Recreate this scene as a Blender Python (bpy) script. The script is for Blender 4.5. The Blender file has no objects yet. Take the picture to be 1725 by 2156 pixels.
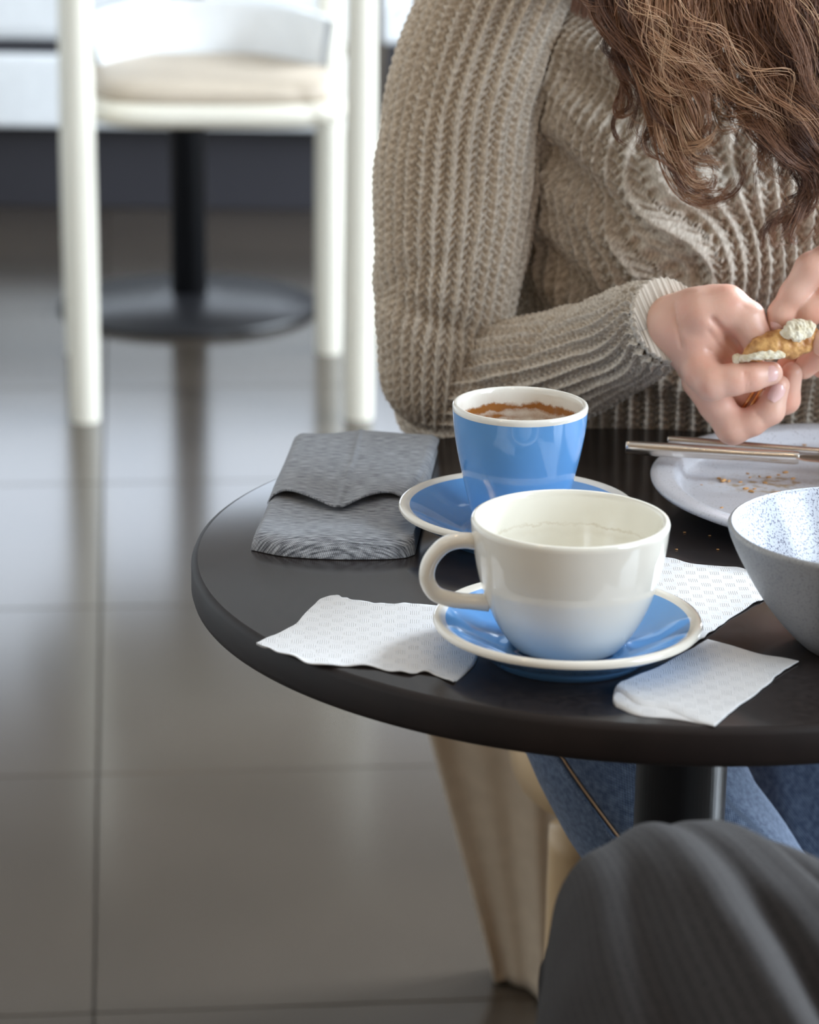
import bpy, math, random
import numpy as np
from mathutils import Vector, Matrix, noise as mnoise
random.seed(7); rng = np.random.default_rng(7)
PI = math.pi
scene = bpy.context.scene
col = scene.collection

# ------------------------------------------------------------------ camera
W, H, F = 1725, 2156, 5741.0
PITCH, ROLL, CZ = .3033, .0147, 1.27
fw = np.array([0, math.cos(PITCH), -math.sin(PITCH)]); up0 = np.array([0, math.sin(PITCH), math.cos(PITCH)]); rt0 = np.array([1., 0, 0])
RT = rt0 * math.cos(ROLL) + up0 * math.sin(ROLL); UP = -rt0 * math.sin(ROLL) + up0 * math.cos(ROLL)
C0 = np.array([0, 0, CZ])
cd = bpy.data.cameras.new('camera'); cam = bpy.data.objects.new('camera', cd); col.objects.link(cam)
cam.matrix_world = Matrix(((RT[0], UP[0], -fw[0], 0), (RT[1], UP[1], -fw[1], 0), (RT[2], UP[2], -fw[2], CZ), (0, 0, 0, 1)))
cd.sensor_fit = 'HORIZONTAL'; cd.sensor_width = 36; cd.lens = F / W * 36
cd.clip_start = .05; cd.clip_end = 60
cd.dof.use_dof = True; cd.dof.focus_distance = 1.65; cd.dof.aperture_fstop = 10.3
scene.camera = cam

# ------------------------------------------------------------------ world, lights, exposure
world = bpy.data.worlds.new('world'); scene.world = world; world.use_nodes = True
bg = world.node_tree.nodes['Background']; bg.inputs[0].default_value = (1.0, .75, .50, 1); bg.inputs[1].default_value = .36
def area(name, loc, target, sx, sy, power, colr):
    l = bpy.data.lights.new(name, 'AREA'); l.shape = 'RECTANGLE'; l.size = sx; l.size_y = sy; l.energy = power; l.color = colr
    o = bpy.data.objects.new(name, l); col.objects.link(o); o.location = loc
    o.rotation_euler = (Vector(target) - Vector(loc)).to_track_quat('-Z', 'Y').to_euler(); return o
area('daylight_side_window', (2.30, 3.4, 2.12), (0, 1.55, .75), .9, .6, 205, (.78, .89, 1.0))
area('daylight_front_window', (2.30, .6, 1.6), (.2, 1.9, .85), 1.1, 1.5, 72, (.74, .87, 1.0))
area('daylight_far_window', (2.28, 5.3, 1.62), (-.6, 5.0, .4), 2.0, 1.7, 190, (.80, .90, 1.0))
area('daylight_back_window', (-.8, 7.62, 1.15), (-.6, 3.0, 1.0), 2.6, .9, 22, (.74, .85, 1.0))
for i, p in enumerate([(-.9, .6, 2.45), (.5, .2, 2.45), (-.2, 2.2, 2.5)]):
    l = bpy.data.lights.new('ceiling_bulb', 'POINT'); l.energy = 5; l.shadow_soft_size = .045; l.color = (1, .74, .45)
    o = bpy.data.objects.new('ceiling_bulb', l); col.objects.link(o); o.location = p
scene.view_settings.view_transform = 'Standard'; scene.view_settings.look = 'None'
scene.view_settings.gamma = 1; scene.view_settings.use_curve_mapping = False
scene.view_settings.exposure = 0.0
scene.cycles.use_denoising = True
scene.cycles.max_bounces = 8

# ------------------------------------------------------------------ helpers
def ray(x, y): return fw * F + RT * (x - W / 2) - UP * (y - H / 2)
def atz(x, y, z): d = ray(x, y); return C0 + d * ((z - CZ) / d[2])
def aty(x, y, Y): d = ray(x, y); return C0 + d * (Y / d[1])

def tag(o, label=None, cat=None, group=None, kind=None):
    if label: o['label'] = label
    if cat: o['category'] = cat
    if group: o['group'] = group
    if kind: o['kind'] = kind
    return o
def empty(name, loc, label, cat, group=None):
    o = bpy.data.objects.new(name, None); o.empty_display_size = .05; o.location = loc; col.objects.link(o); return tag(o, label, cat, group)
def link(name, me, mats, parent=None, smooth=True, world_space=True):
    if not isinstance(mats, (list, tuple)): mats = [mats]
    for m in mats: me.materials.append(m)
    if smooth and len(me.polygons): me.polygons.foreach_set('use_smooth', np.ones(len(me.polygons), bool))
    o = bpy.data.objects.new(name, me); col.objects.link(o)
    if parent is not None:
        o.parent = parent
        if world_space:
            q = parent; off = Vector((0, 0, 0))
            while q is not None: off += q.location; q = q.parent
            o.location = -off
    return o
def mesh_np(V, Fc, uv=None, mi=None):
    me = bpy.data.meshes.new('m'); V = np.asarray(V, np.float32); Fc = np.asarray(Fc, np.int32)
    k = Fc.shape[1]
    me.vertices.add(len(V)); me.vertices.foreach_set('co', V.ravel())
    me.loops.add(Fc.size); me.loops.foreach_set('vertex_index', Fc.ravel())
    me.polygons.add(len(Fc)); me.polygons.foreach_set('loop_start', np.arange(0, Fc.size, k, dtype=np.int32))
    try: me.polygons.foreach_set('loop_total', np.full(len(Fc), k, np.int32))
    except Exception: pass
    if mi is not None: me.polygons.foreach_set('material_index', np.asarray(mi, np.int32))
    if uv is not None:
        l = me.uv_layers.new(name='uv'); l.data.foreach_set('uv', np.asarray(uv, np.float32)[Fc.ravel()].ravel())
    me.update(calc_edges=True); me.validate(); return me
def grid_faces(nv, nu, closed=False):
    i = np.arange(nv - 1)[:, None]; j = np.arange(nu if closed else nu - 1)[None, :]; j2 = (j + 1) % nu
    a = i * nu + j; b = i * nu + j2; c = (i + 1) * nu + j2; d = (i + 1) * nu + j
    return np.stack([a, b, c, d], -1).reshape(-1, 4)
def lathe(prof, n=96, cx=0, cy=0, cz=0):
    prof = np.array(prof, float); t = np.arange(n) * 2 * PI / n
    V = np.stack([cx + prof[:, 0:1] * np.cos(t), cy + prof[:, 0:1] * np.sin(t), cz + np.repeat(prof[:, 1:2], n, 1)], -1).reshape(-1, 3)
    return V, grid_faces(len(prof), n, True)
def cr(pts, n):
    """Catmull-Rom through the points, n samples"""
    p = np.asarray(pts, float); p = np.vstack([2 * p[0] - p[1], p, 2 * p[-1] - p[-2]]); m = len(p) - 3
    t = np.linspace(0, m, n); i = np.minimum(t.astype(int), m - 1); f = (t - i)[:, None]
    a, b, c, d = p[i], p[i + 1], p[i + 2], p[i + 3]
    return .5 * (2 * b + (c - a) * f + (2 * a - 5 * b + 4 * c - d) * f ** 2 + (3 * b - a - 3 * c + d) * f ** 3)
def nrm(v): return v / np.maximum(np.linalg.norm(v, axis=-1, keepdims=True), 1e-12)
def box_mesh(sx, sy, sz, bev=0.0, seg=2):
    import bmesh
    bm = bmesh.new(); bmesh.ops.create_cube(bm, size=1); bmesh.ops.scale(bm, vec=(sx, sy, sz), verts=bm.verts)
    if bev: bmesh.ops.bevel(bm, geom=bm.edges[:], offset=bev, segments=seg, affect='EDGES', profile=.5)
    me = bpy.data.meshes.new('box'); bm.to_mesh(me); bm.free(); return me
def box(name, c, s, mat, parent=None, bev=.004, rz=0):
    me = box_mesh(*s, bev); o = link(name, me, mat, parent, smooth=False, world_space=False)
    off = Vector((0, 0, 0)) if parent is None else parent.location
    o.location = Vector(c) - off; o.rotation_euler[2] = rz; return o
def sweep(path, radii, nu, ref, disp=None, nv=None, thetas=None, closed_ends=(True, True), pitch=(1, 1)):
    """tube round a smooth path; radii (r toward ref, r sideways); returns verts, faces, uv"""
    n = nv or len(path); pr = cr(np.hstack([np.asarray(path, float), np.asarray(radii, float)]), n)
    c = pr[:, :3]; ra = pr[:, 3:4]; rb = pr[:, 4:5]
    t = nrm(np.gradient(c, axis=0)); ref = np.asarray(ref, float)
    a = nrm(ref - (t @ ref)[:, None] * t); b = np.cross(t, a)
    th = np.arange(nu) * 2 * PI / nu if thetas is None else thetas
    s = np.concatenate([[0], np.cumsum(np.linalg.norm(np.diff(c, axis=0), axis=1))])
    d = ra[:, :, None] * a[:, None, :] * np.cos(th)[None, :, None] + rb[:, :, None] * b[:, None, :] * np.sin(th)[None, :, None]
    P = c[:, None, :] + d
    if disp is not None:
        nn = nrm(a[:, None, :] * (np.cos(th)[None, :, None] / ra[:, :, None]) + b[:, None, :] * (np.sin(th)[None, :, None] / rb[:, :, None]))
        P = P + nn * disp(th[None, :], s[:, None], P)[..., None]
    nu_ = len(th); V = P.reshape(-1, 3); Fc = grid_faces(n, nu_, True)
    R = float(np.mean((ra + rb) / 2)); uv = np.stack([np.broadcast_to(th[None, :] * R, (n, nu_)), np.broadcast_to(s[:, None], (n, nu_))], -1).reshape(-1, 2)
    ex = []
    for e, k in ((0, 0), (1, n - 1)):
        if closed_ends[e]:
            ci = len(V); V = np.vstack([V, c[k]]); uv = np.vstack([uv, [0, s[k]]])
            j = np.arange(nu_); j2 = (j + 1) % nu_
            q = np.stack([np.full(nu_, ci), k * nu_ + (j2 if e == 0 else j), k * nu_ + (j if e == 0 else j2), np.full(nu_, ci)], -1)
            ex.append(q)
    return V, Fc, uv, ex
def sweep_mesh(*a, **k):
    V, Fc, uv, ex = sweep(*a, **k)
    me = mesh_np(V, Fc, uv)
    return me if not ex else with_caps(V, Fc, uv, ex)
def with_caps(V, Fc, uv, ex):
    faces = np.vstack([Fc[:, [0, 1, 2]], Fc[:, [0, 2, 3]]] + [e[:, :3] for e in ex]); return mesh_np(V, faces, uv)
def join_parts(parts):
    Vs, Fs, Us, o = [], [], [], 0
    for V, Fc, uv in parts:
        if Fc.shape[1] == 4: Fc = np.vstack([Fc[:, [0, 1, 2]], Fc[:, [0, 2, 3]]])
        Vs.append(V); Fs.append(Fc + o); Us.append(uv if uv is not None else np.zeros((len(V), 2))); o += len(V)
    return mesh_np(np.vstack(Vs), np.vstack(Fs), np.vstack(Us))
def tri(r):
    V, Fc, uv, ex = r
    return V, np.vstack([Fc[:, [0, 1, 2]], Fc[:, [0, 2, 3]]] + [e[:, :3] for e in ex]), uv
# value noise on numpy arrays
_perm = rng.random(4096)
def vnoise(x, y, seed=0):
    xi = np.floor(x).astype(int); yi = np.floor(y).astype(int); fx = x - xi; fy = y - yi
    fx = fx * fx * (3 - 2 * fx); fy = fy * fy * (3 - 2 * fy)
    h = lambda a, b: _perm[(a * 73 + b * 179 + seed * 977 + (a * b) % 31 * 7) % 4096]
    return (h(xi, yi) * (1 - fx) + h(xi + 1, yi) * fx) * (1 - fy) + (h(xi, yi + 1) * (1 - fx) + h(xi + 1, yi + 1) * fx) * fy - .5

# ------------------------------------------------------------------ materials
def material(name):
    m = bpy.data.materials.new(name); m.use_nodes = True; nt = m.node_tree; return m, nt, nt.nodes['Principled BSDF']
def N(nt, t, **kw):
    n = nt.nodes.new(t)
    for k, v in kw.items():
        if k in n.inputs: n.inputs[k].default_value = v
        else: setattr(n, k, v)
    return n
def ramp(nt, fac, stops):
    r = nt.nodes.new('ShaderNodeValToRGB'); e = r.color_ramp.elements
    while len(e) > 1: e.remove(e[0])
    e[0].position = stops[0][0]; e[0].color = (*stops[0][1], 1)
    for p, c in stops[1:]: q = e.new(p); q.color = (*c, 1)
    nt.links.new(fac, r.inputs[0]); return r
def simple(name, c, rough=.5, metal=0, coat=0, noise_scale=0, var=.12, bump=0, spec=.5, coords='Object', stretch=(1, 1, 1), sss=0):
    m, nt, b = material(name); b.inputs['Roughness'].default_value = rough; b.inputs['Metallic'].default_value = metal
    b.inputs['Coat Weight'].default_value = coat; b.inputs['Coat Roughness'].default_value = .04; b.inputs['Specular IOR Level'].default_value = spec
    if sss: b.inputs['Subsurface Weight'].default_value = sss; b.inputs['Subsurface Radius'].default_value = (.012, .004, .002); b.inputs['Subsurface Scale'].default_value = 1
    b.inputs['Base Color'].default_value = (*c, 1)
    if noise_scale:
        tc = N(nt, 'ShaderNodeTexCoord'); mp = N(nt, 'ShaderNodeMapping'); mp.inputs['Scale'].default_value = stretch
        nt.links.new(tc.outputs[coords], mp.inputs[0]); nz = N(nt, 'ShaderNodeTexNoise', Scale=noise_scale, Detail=5.0); nt.links.new(mp.outputs[0], nz.inputs['Vector'])
        lo = tuple(max(0, v * (1 - var)) for v in c); hi = tuple(min(1, v * (1 + var)) for v in c)
        r = ramp(nt, nz.outputs[0], [(.3, lo), (.7, hi)]); nt.links.new(r.outputs[0], b.inputs['Base Color'])
        if bump:
            bp = N(nt, 'ShaderNodeBump', Strength=bump, Distance=.002); nt.links.new(nz.outputs[0], bp.inputs['Height']); nt.links.new(bp.outputs[0], b.inputs['Normal'])
    return m
def speckle(name, base, dot, scale, thr, rough, bump=.0):
    m, nt, b = material(name); b.inputs['Roughness'].default_value = rough
    tc = N(nt, 'ShaderNodeTexCoord'); nz = N(nt, 'ShaderNodeTexNoise', Scale=scale, Detail=2.0); nt.links.new(tc.outputs['Object'], nz.inputs['Vector'])
    r = ramp(nt, nz.outputs[0], [(thr, base), (thr + .07, dot)]); nt.links.new(r.outputs[0], b.inputs['Base Color'])
    if bump:
        n2 = N(nt, 'ShaderNodeTexNoise', Scale=scale * .5, Detail=4.0); nt.links.new(tc.outputs['Object'], n2.inputs['Vector'])
        bp = N(nt, 'ShaderNodeBump', Strength=bump, Distance=.001); nt.links.new(n2.outputs[0], bp.inputs['Height']); nt.links.new(bp.outputs[0], b.inputs['Normal'])
    return m
def math_(nt, op, a, b=None, c=None):
    n = nt.nodes.new('ShaderNodeMath'); n.operation = op
    for i, v in enumerate((a, b, c)):
        if v is None: continue
        if isinstance(v, (int, float)): n.inputs[i].default_value = v
        else: nt.links.new(v, n.inputs[i])
    return n.outputs[0]

M = {}
M['tile'] = simple('floor_tile', (.052, .041, .031), .17, noise_scale=2.2, var=.14, bump=.03, spec=.8)
M['grout'] = simple('grout', (.075, .06, .045), .7)
M['wall'] = simple('wall_paint', (.74, .75, .74), .8, noise_scale=3, var=.02)
M['back_wall'] = simple('brown_wall_paint', (.20, .165, .13), .8, noise_scale=3, var=.05)
M['ceiling'] = simple('ceiling_paint', (.6, .58, .55), .9)
M['frame'] = simple('window_frame_paint', (.05, .05, .055), .4)
M['tabletop'] = simple('table_laminate', (.024, .019, .018), .20, noise_scale=240, var=.35, spec=.55)
M['tableedge'] = simple('table_edge', (.012, .007, .006), .55, noise_scale=40, var=.2, spec=.3)
M['black'] = simple('black_metal', (.012, .012, .014), .35)
M['blue'] = simple('blue_glaze', (.13, .33, .66), .10, coat=.6, noise_scale=6, var=.04)
M['cream'] = simple('cream_glaze', (.82, .77, .68), .10, coat=.6, noise_scale=6, var=.02)
M['fabric_white'] = simple('white_upholstery', (.86, .88, .90), .6, noise_scale=30, var=.03)
M['bg_wood'] = simple('pale_wood', (.76, .72, .62), .45, noise_scale=6, var=.08, stretch=(1, 1, .2))
M['warm_wood'] = simple('warm_wood', (.46, .31, .165), .4, noise_scale=8, var=.15, stretch=(1, 1, .15))
M['dark_plinth'] = simple('dark_plinth', (.028, .027, .034), .5)
M['coat'] = simple('beige_coat', (.42, .33, .24), .85, noise_scale=60, var=.06)
M['steel'] = simple('steel', (.62, .57, .52), .2, metal=1)
M['gold'] = simple('gold', (.80, .50, .22), .2, metal=1)
M['trunk_shoe'] = simple('shoe_leather', (.02, .02, .02), .4)
M['crumb'] = simple('crumb', (.62, .33, .12), .7, noise_scale=300, var=.3)
M['nail'] = simple('nail', (.82, .50, .46), .28, coat=.3, sss=.1)
M['bowl_out'] = speckle('bowl_outside', (.30, .30, .31), (.20, .20, .21), 900, .56, .42, .25)
M['bowl_in'] = speckle('bowl_inside', (.58, .61, .67), (.20, .21, .28), 850, .54, .2)
M['plate'] = speckle('plate_glaze', (.62, .62, .66), (.36, .34, .36), 700, .63, .22)
def stained(name, base, stain, bands, z_off):
    m, nt, b = material(name); b.inputs['Roughness'].default_value = .1; b.inputs['Coat Weight'].default_value = .5
    tc = N(nt, 'ShaderNodeTexCoord'); sp = N(nt, 'ShaderNodeSeparateXYZ'); nt.links.new(tc.outputs['Object'], sp.inputs[0])
    nz = N(nt, 'ShaderNodeTexNoise', Scale=95.0, Detail=7.0, Roughness=.7); nt.links.new(tc.outputs['Object'], nz.inputs['Vector'])
    n2 = N(nt, 'ShaderNodeTexNoise', Scale=26.0, Detail=3.0); nt.links.new(tc.outputs['Object'], n2.inputs['Vector'])
    tot = None
    for zc, wd, amt in bands:
        z = math_(nt, 'ADD', sp.outputs[2], math_(nt, 'MULTIPLY', math_(nt, 'SUBTRACT', nz.outputs[0], .5), .010))
        d = math_(nt, 'DIVIDE', math_(nt, 'ABSOLUTE', math_(nt, 'SUBTRACT', z, zc + z_off)), wd)
        v = math_(nt, 'MULTIPLY', math_(nt, 'MAXIMUM', math_(nt, 'SUBTRACT', 1.0, d), 0.0), amt)
        tot = v if tot is None else math_(nt, 'ADD', tot, v)
    k = math_(nt, 'MULTIPLY', tot, math_(nt, 'MULTIPLY', math_(nt, 'MAXIMUM', math_(nt, 'SUBTRACT', n2.outputs[0], .3), 0.0), 4.0))
    mx = N(nt, 'ShaderNodeMix', data_type='RGBA'); mx.inputs[6].default_value = (*base, 1); mx.inputs[7].default_value = (*stain, 1)
    nt.links.new(math_(nt, 'MINIMUM', k, 1.0), mx.inputs[0]); nt.links.new(mx.outputs[2], b.inputs['Base Color']); return m
M['cup_in_coffee'] = stained('coffee_stained_glaze', (.80, .77, .70), (.30, .11, .022), [(.0715, .0034, 1.6), (.0655, .0045, 1.1), (.074, .010, .22)], 0)
M['cup_in_milk'] = stained('milk_stained_glaze', (.80, .77, .68), (.42, .31, .16), [(.056, .0010, .30), (.052, .0030, .10)], 0)
def heather(name, c1, c2, scale, stretch, rough=.9, bump=.5, weave=0, coords='UV', stripes=0):
    m, nt, b = material(name); b.inputs['Roughness'].default_value = rough; b.inputs['Specular IOR Level'].default_value = .2
    b.inputs['Sheen Weight'].default_value = .04 if stripes else .2
    tc = N(nt, 'ShaderNodeTexCoord'); mp = N(nt, 'ShaderNodeMapping'); mp.inputs['Scale'].default_value = stretch
    nt.links.new(tc.outputs[coords], mp.inputs[0]); nz = N(nt, 'ShaderNodeTexNoise', Scale=scale, Detail=4.0, Roughness=.6); nt.links.new(mp.outputs[0], nz.inputs['Vector'])
    r = ramp(nt, nz.outputs[0], [(.36, c1), (.64, c2)]); out = r.outputs[0]; h = nz.outputs[0]
    if weave:
        sp = N(nt, 'ShaderNodeSeparateXYZ'); nt.links.new(tc.outputs[coords], sp.inputs[0])
        a = math_(nt, 'SINE', math_(nt, 'MULTIPLY', sp.outputs[0], weave)); bb = math_(nt, 'SINE', math_(nt, 'MULTIPLY', sp.outputs[1], weave))
        h = math_(nt, 'ADD', h, math_(nt, 'MULTIPLY', math_(nt, 'MULTIPLY', a, bb), .5))
    if stripes:
        sp = N(nt, 'ShaderNodeSeparateXYZ'); nt.links.new(tc.outputs[coords], sp.inputs[0])
        a = math_(nt, 'POWER', math_(nt, 'ABSOLUTE', math_(nt, 'SINE', math_(nt, 'MULTIPLY', sp.outputs[0], stripes))), 14.0)
        mx = N(nt, 'ShaderNodeMix', data_type='RGBA'); nt.links.new(math_(nt, 'MULTIPLY', a, .35), mx.inputs[0]); nt.links.new(out, mx.inputs[6]); mx.inputs[7].default_value = (*[min(1, v * 2.1) for v in c2], 1); out = mx.outputs[2]
    nt.links.new(out, b.inputs['Base Color'])
    if bump:
        bp = N(nt, 'ShaderNodeBump', Strength=bump, Distance=.0012); nt.links.new(h, bp.inputs['Height']); nt.links.new(bp.outputs[0], b.inputs['Normal'])
    return m
M['knit'] = heather('oatmeal_wool', (.42, .345, .27), (.78, .70, .60), 900, (1, .35, 1), bump=.7)
M['pouch'] = heather('grey_marl_cloth', (.085, .092, .108), (.50, .52, .56), 380, (.28, 3.2, 1), bump=.5, weave=5200, coords='UV')
M['denim_grey'] = heather('washed_denim', (.045, .066, .115), (.105, .140, .205), 260, (1, 1, 1), bump=.5, weave=3000)
M['denim_blue'] = M['denim_grey']
M['trousers'] = heather('charcoal_cloth', (.010, .008, .0075), (.028, .024, .0235), 700, (1, .6, 1), bump=.6, stripes=760)
M['thread'] = simple('seam_thread', (.40, .24, .13), .8)
def paper():
    m, nt, b = material('embossed_paper'); b.inputs['Roughness'].default_value = .85; b.inputs['Base Color'].default_value = (.70, .695, .70, 1)
    tc = N(nt, 'ShaderNodeTexCoord'); sp = N(nt, 'ShaderNodeSeparateXYZ'); nt.links.new(tc.outputs['UV'], sp.inputs[0])
    x = math_(nt, 'MULTIPLY', sp.outputs[0], 2600.0); y = math_(nt, 'MULTIPLY', sp.outputs[1], 900.0)
    ck = math_(nt, 'MULTIPLY', math_(nt, 'SINE', math_(nt, 'MULTIPLY', sp.outputs[0], 430.0)), math_(nt, 'SINE', math_(nt, 'MULTIPLY', sp.outputs[1], 430.0)))
    blk = math_(nt, 'GREATER_THAN', ck, .15)
    h = math_(nt, 'MULTIPLY', blk, math_(nt, 'POWER', math_(nt, 'ABSOLUTE', math_(nt, 'SINE', x)), .5))
    nz = N(nt, 'ShaderNodeTexNoise', Scale=500.0, Detail=3.0); nt.links.new(tc.outputs['UV'], nz.inputs['Vector'])
    hh = math_(nt, 'ADD', h, math_(nt, 'MULTIPLY', nz.outputs[0], .5))
    bp = N(nt, 'ShaderNodeBump', Strength=.55, Distance=.0008); nt.links.new(hh, bp.inputs['Height']); nt.links.new(bp.outputs[0], b.inputs['Normal']); return m
M['paper'] = paper()
def skin():
    m, nt, b = material('skin'); b.inputs['Roughness'].default_value = .42; b.inputs['Subsurface Weight'].default_value = .25
    b.inputs['Subsurface Radius'].default_value = (.010, .0035, .0018); b.inputs['Subsurface Scale'].default_value = 1
    tc = N(nt, 'ShaderNodeTexCoord'); nz = N(nt, 'ShaderNodeTexNoise', Scale=38.0, Detail=4.0); nt.links.new(tc.outputs['Object'], nz.inputs['Vector'])
    r = ramp(nt, nz.outputs[0], [(.30, (.70, .36, .265)), (.50, (.72, .43, .33)), (.72, (.74, .47, .37))]); nt.links.new(r.outputs[0], b.inputs['Base Color'])
    n2 = N(nt, 'ShaderNodeTexNoise', Scale=520.0, Detail=3.0); nt.links.new(tc.outputs['Object'], n2.inputs['Vector'])
    bp = N(nt, 'ShaderNodeBump', Strength=.18, Distance=.0006); nt.links.new(n2.outputs[0], bp.inputs['Height']); nt.links.new(bp.outputs[0], b.inputs['Normal']); return m
M['skin'] = skin()
def hairmat():
    m, nt, b = material('brown_hair'); b.inputs['Roughness'].default_value = .33; b.inputs['Specular IOR Level'].default_value = .6
    tc = N(nt, 'ShaderNodeTexCoord'); sp = N(nt, 'ShaderNodeSeparateXYZ'); nt.links.new(tc.outputs['UV'], sp.inputs[0])
    r = ramp(nt, sp.outputs[0], [(0, (.075, .032, .022)), (.5, (.25, .115, .062)), (.85, (.44, .23, .125)), (1, (.66, .42, .25))]); nt.links.new(r.outputs[0], b.inputs['Base Color']); return m
M['hair'] = hairmat()
def bread(name, c1, c2, sc):
    m, nt, b = material(name); b.inputs['Roughness'].default_value = .45 if 'crust' in name else .8
    tc = N(nt, 'ShaderNodeTexCoord'); nz = N(nt, 'ShaderNodeTexNoise', Scale=sc, Detail=6.0); nt.links.new(tc.outputs['Object'], nz.inputs['Vector'])
    r = ramp(nt, nz.outputs[0], [(.35, c1), (.62, c2)]); nt.links.new(r.outputs[0], b.inputs['Base Color'])
    bp = N(nt, 'ShaderNodeBump', Strength=.8, Distance=.002); nt.links.new(nz.outputs[0], bp.inputs['Height']); nt.links.new(bp.outputs[0], b.inputs['Normal']); return m
M['crust'] = bread('pastry_crust', (.36, .14, .035), (.74, .42, .15), 130)
M['crumbm'] = bread('pastry_crumb', (.70, .60, .40), (.88, .82, .66), 260)

# ------------------------------------------------------------------ setting
fl = box('floor', (0, 3.2, -.02), (4.7, 9.0, .03), M['grout'], bev=0); fl['kind'] = 'structure'
e2 = np.array([-.106, .994]); e1 = np.array([.994, .106]); org = np.array([-.366, 2.997])
tile_me = box_mesh(.5975, .5975, .008, .0012, 1); tile_me.materials.append(M['tile'])
for i in range(-4, 5):
    for j in range(-6, 8):
        c = org + e1 * (.6 * (i + .5)) + e2 * (.6 * (j + .5))
        if not (-2.15 < c[0] < 2.1 and -1.1 < c[1] < 7.5): continue
        o = bpy.data.objects.new('floor_tile', tile_me); col.objects.link(o); o.parent = fl
        o.location = Vector((c[0], c[1], -.004)) - fl.location; o.rotation_euler[2] = math.atan2(e1[1], e1[0])
def struct(name, c, s, m):
    o = box(name, c, s, m, bev=0); o['kind'] = 'structure'; return o
struct('wall_back', (0, 7.75, 1.4), (5.0, .1, 2.9), M['back_wall'])
struct('wall_left', (-2.4, 3.25, 1.4), (.1, 9.1, 2.9), M['wall'])
struct('ceiling', (0, 3.2, 2.85), (5.0, 9.2, .08), M['ceiling'])
# right wall: sill, head and piers round two big windows
wr = struct('wall_right', (2.4, 3.25, .32), (.1, 9.1, .70), M['wall'])
for c, s_ in (((2.4, 3.25, 2.67), (.1, 9.1, .28)), ((2.4, -.8, 1.6), (.1, 1.0, 1.86)), ((2.4, 1.925, 1.6), (.1, 1.35, 1.86)), ((2.4, 4.3, 1.6), (.1, .2, 1.86)), ((2.4, 7.1, 1.6), (.1, 1.4, 1.86))):
    box('wall_pier', c, s_, M['wall'], wr, bev=0)
for n, (y0, y1) in enumerate(((-.3, 1.25), (2.6, 4.2), (4.4, 6.4)), 1):
    w = box('window_%d' % n, (2.4, (y0 + y1) / 2, .69), (.14, y1 - y0, .05), M['frame']); w['kind'] = 'structure'
    for yy in (y0 + .025, (y0 + y1) / 2, y1 - .025): box('window_frame', (2.4, yy, 1.6), (.06, .05, 1.8), M['frame'], w)
    box('window_frame', (2.4, (y0 + y1) / 2, 2.5), (.06, y1 - y0, .05), M['frame'], w)

w = box('window_4', (-.8, 7.69, .66), (2.8, .06, .05), M['frame']); w['kind'] = 'structure'
for xx in (-2.15, -.8, .55): box('window_frame', (xx, 7.69, 1.15), (.05, .05, .95), M['frame'], w)
box('window_frame', (-.8, 7.69, 1.64), (2.8, .06, .05), M['frame'], w)

# background bench along the far end
b = empty('upholstered_bench', (-1.2, 6.75, 0), 'long low white bench on a dark plinth by the far wall', 'bench')
box('plinth', (-1.22, 6.78, .10), (2.2, .62, .20), M['dark_plinth'], b)
box('front_panel', (-1.22, 6.74, .285), (2.2, .66, .17), M['fabric_white'], b, .01)
box('shadow_gap', (-1.22, 6.76, .385), (2.2, .62, .03), M['dark_plinth'], b, .001)
box('cushion', (-1.22, 6.75, .47), (2.2, .64, .14), M['fabric_white'], b, .03)
c_ = empty('low_cabinet', (.9, 6.8, 0), 'dark grey low cabinet with a white top to the right of the white bench', 'cabinet')
box('body', (.98, 6.78, .20), (2.1, .60, .40), M['dark_plinth'], c_)
box('top', (.98, 6.78, .45), (2.12, .62, .10), M['fabric_white'], c_, .01)

# background table
bt = empty('cafe_table', (-.455, 5.43, 0), 'distant blurred cafe table on a black round foot behind the white chair', 'table')
for nm, prof in (('base', [(0, 0), (.262, 0), (.265, .006), (.255, .016), (.09, .028), (.05, .036), (0, .036)]), ('column', [(0, .03), (.036, .03), (.036, .70), (.08, .712), (0, .712)])):
    V, Fc = lathe(prof, 64, -.455, 5.43, 0); link(nm, mesh_np(V, Fc), M['black'], bt)
V, Fc = lathe([(0, .712), (.34, .712), (.35, .72), (.35, .735), (.34, .74), (0, .74)], 96, -.455, 5.43, 0); link('tabletop', mesh_np(V, Fc), M['fabric_white'], bt, smooth=False)

# white lounge chair (faces the camera)
ch = empty('lounge_armchair', (-.36, 4.82, 0), 'pale blurred wooden armchair with white low back, standing alone on the grey floor', 'chair')
fl_, fr_, br_, bl_ = [np.array(p) for p in ((-.565, 4.563), (-.092, 4.605), (-.16, 5.075), (-.633, 5.035))]
hz = .795
for p in (fl_, fr_, br_, bl_):
    me = sweep_mesh([(p[0], p[1], 0.0), (p[0], p[1], .01), (p[0], p[1], .4), (p[0], p[1], hz)], [(.021, .021), (.025, .025), (.027, .027), (.024, .024)], 24, (0, -1, 0), nv=20)
    link('leg', me, M['bg_wood'], ch)
ctr = (fl_ + fr_ + br_ + bl_) / 4
def hoop(t, s=1.0):   # t 0..1 round from front-left over the back to front-right
    a = PI * 1.0 + PI * -1.0 * t; ex = (fr_ - fl_) / 2; ey = (bl_ - fl_) / 2
    x = math.cos(a) * 1.06; y = math.sin(a) * 1.25
    q = ctr + s * (ex * x + ey * (y * 1.35 - .55)); return q
hp = [(*(fl_ + (fl_ - bl_) * .12), hz)] + [(*hoop(t), hz + .01) for t in np.linspace(.08, .92, 9)] + [(*(fr_ + (fr_ - br_) * .12), hz)]
link('arm_rail', sweep_mesh(hp, [(.016, .022)] * len(hp), 20, (0, 0, 1), nv=90), M['bg_wood'], ch)
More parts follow.
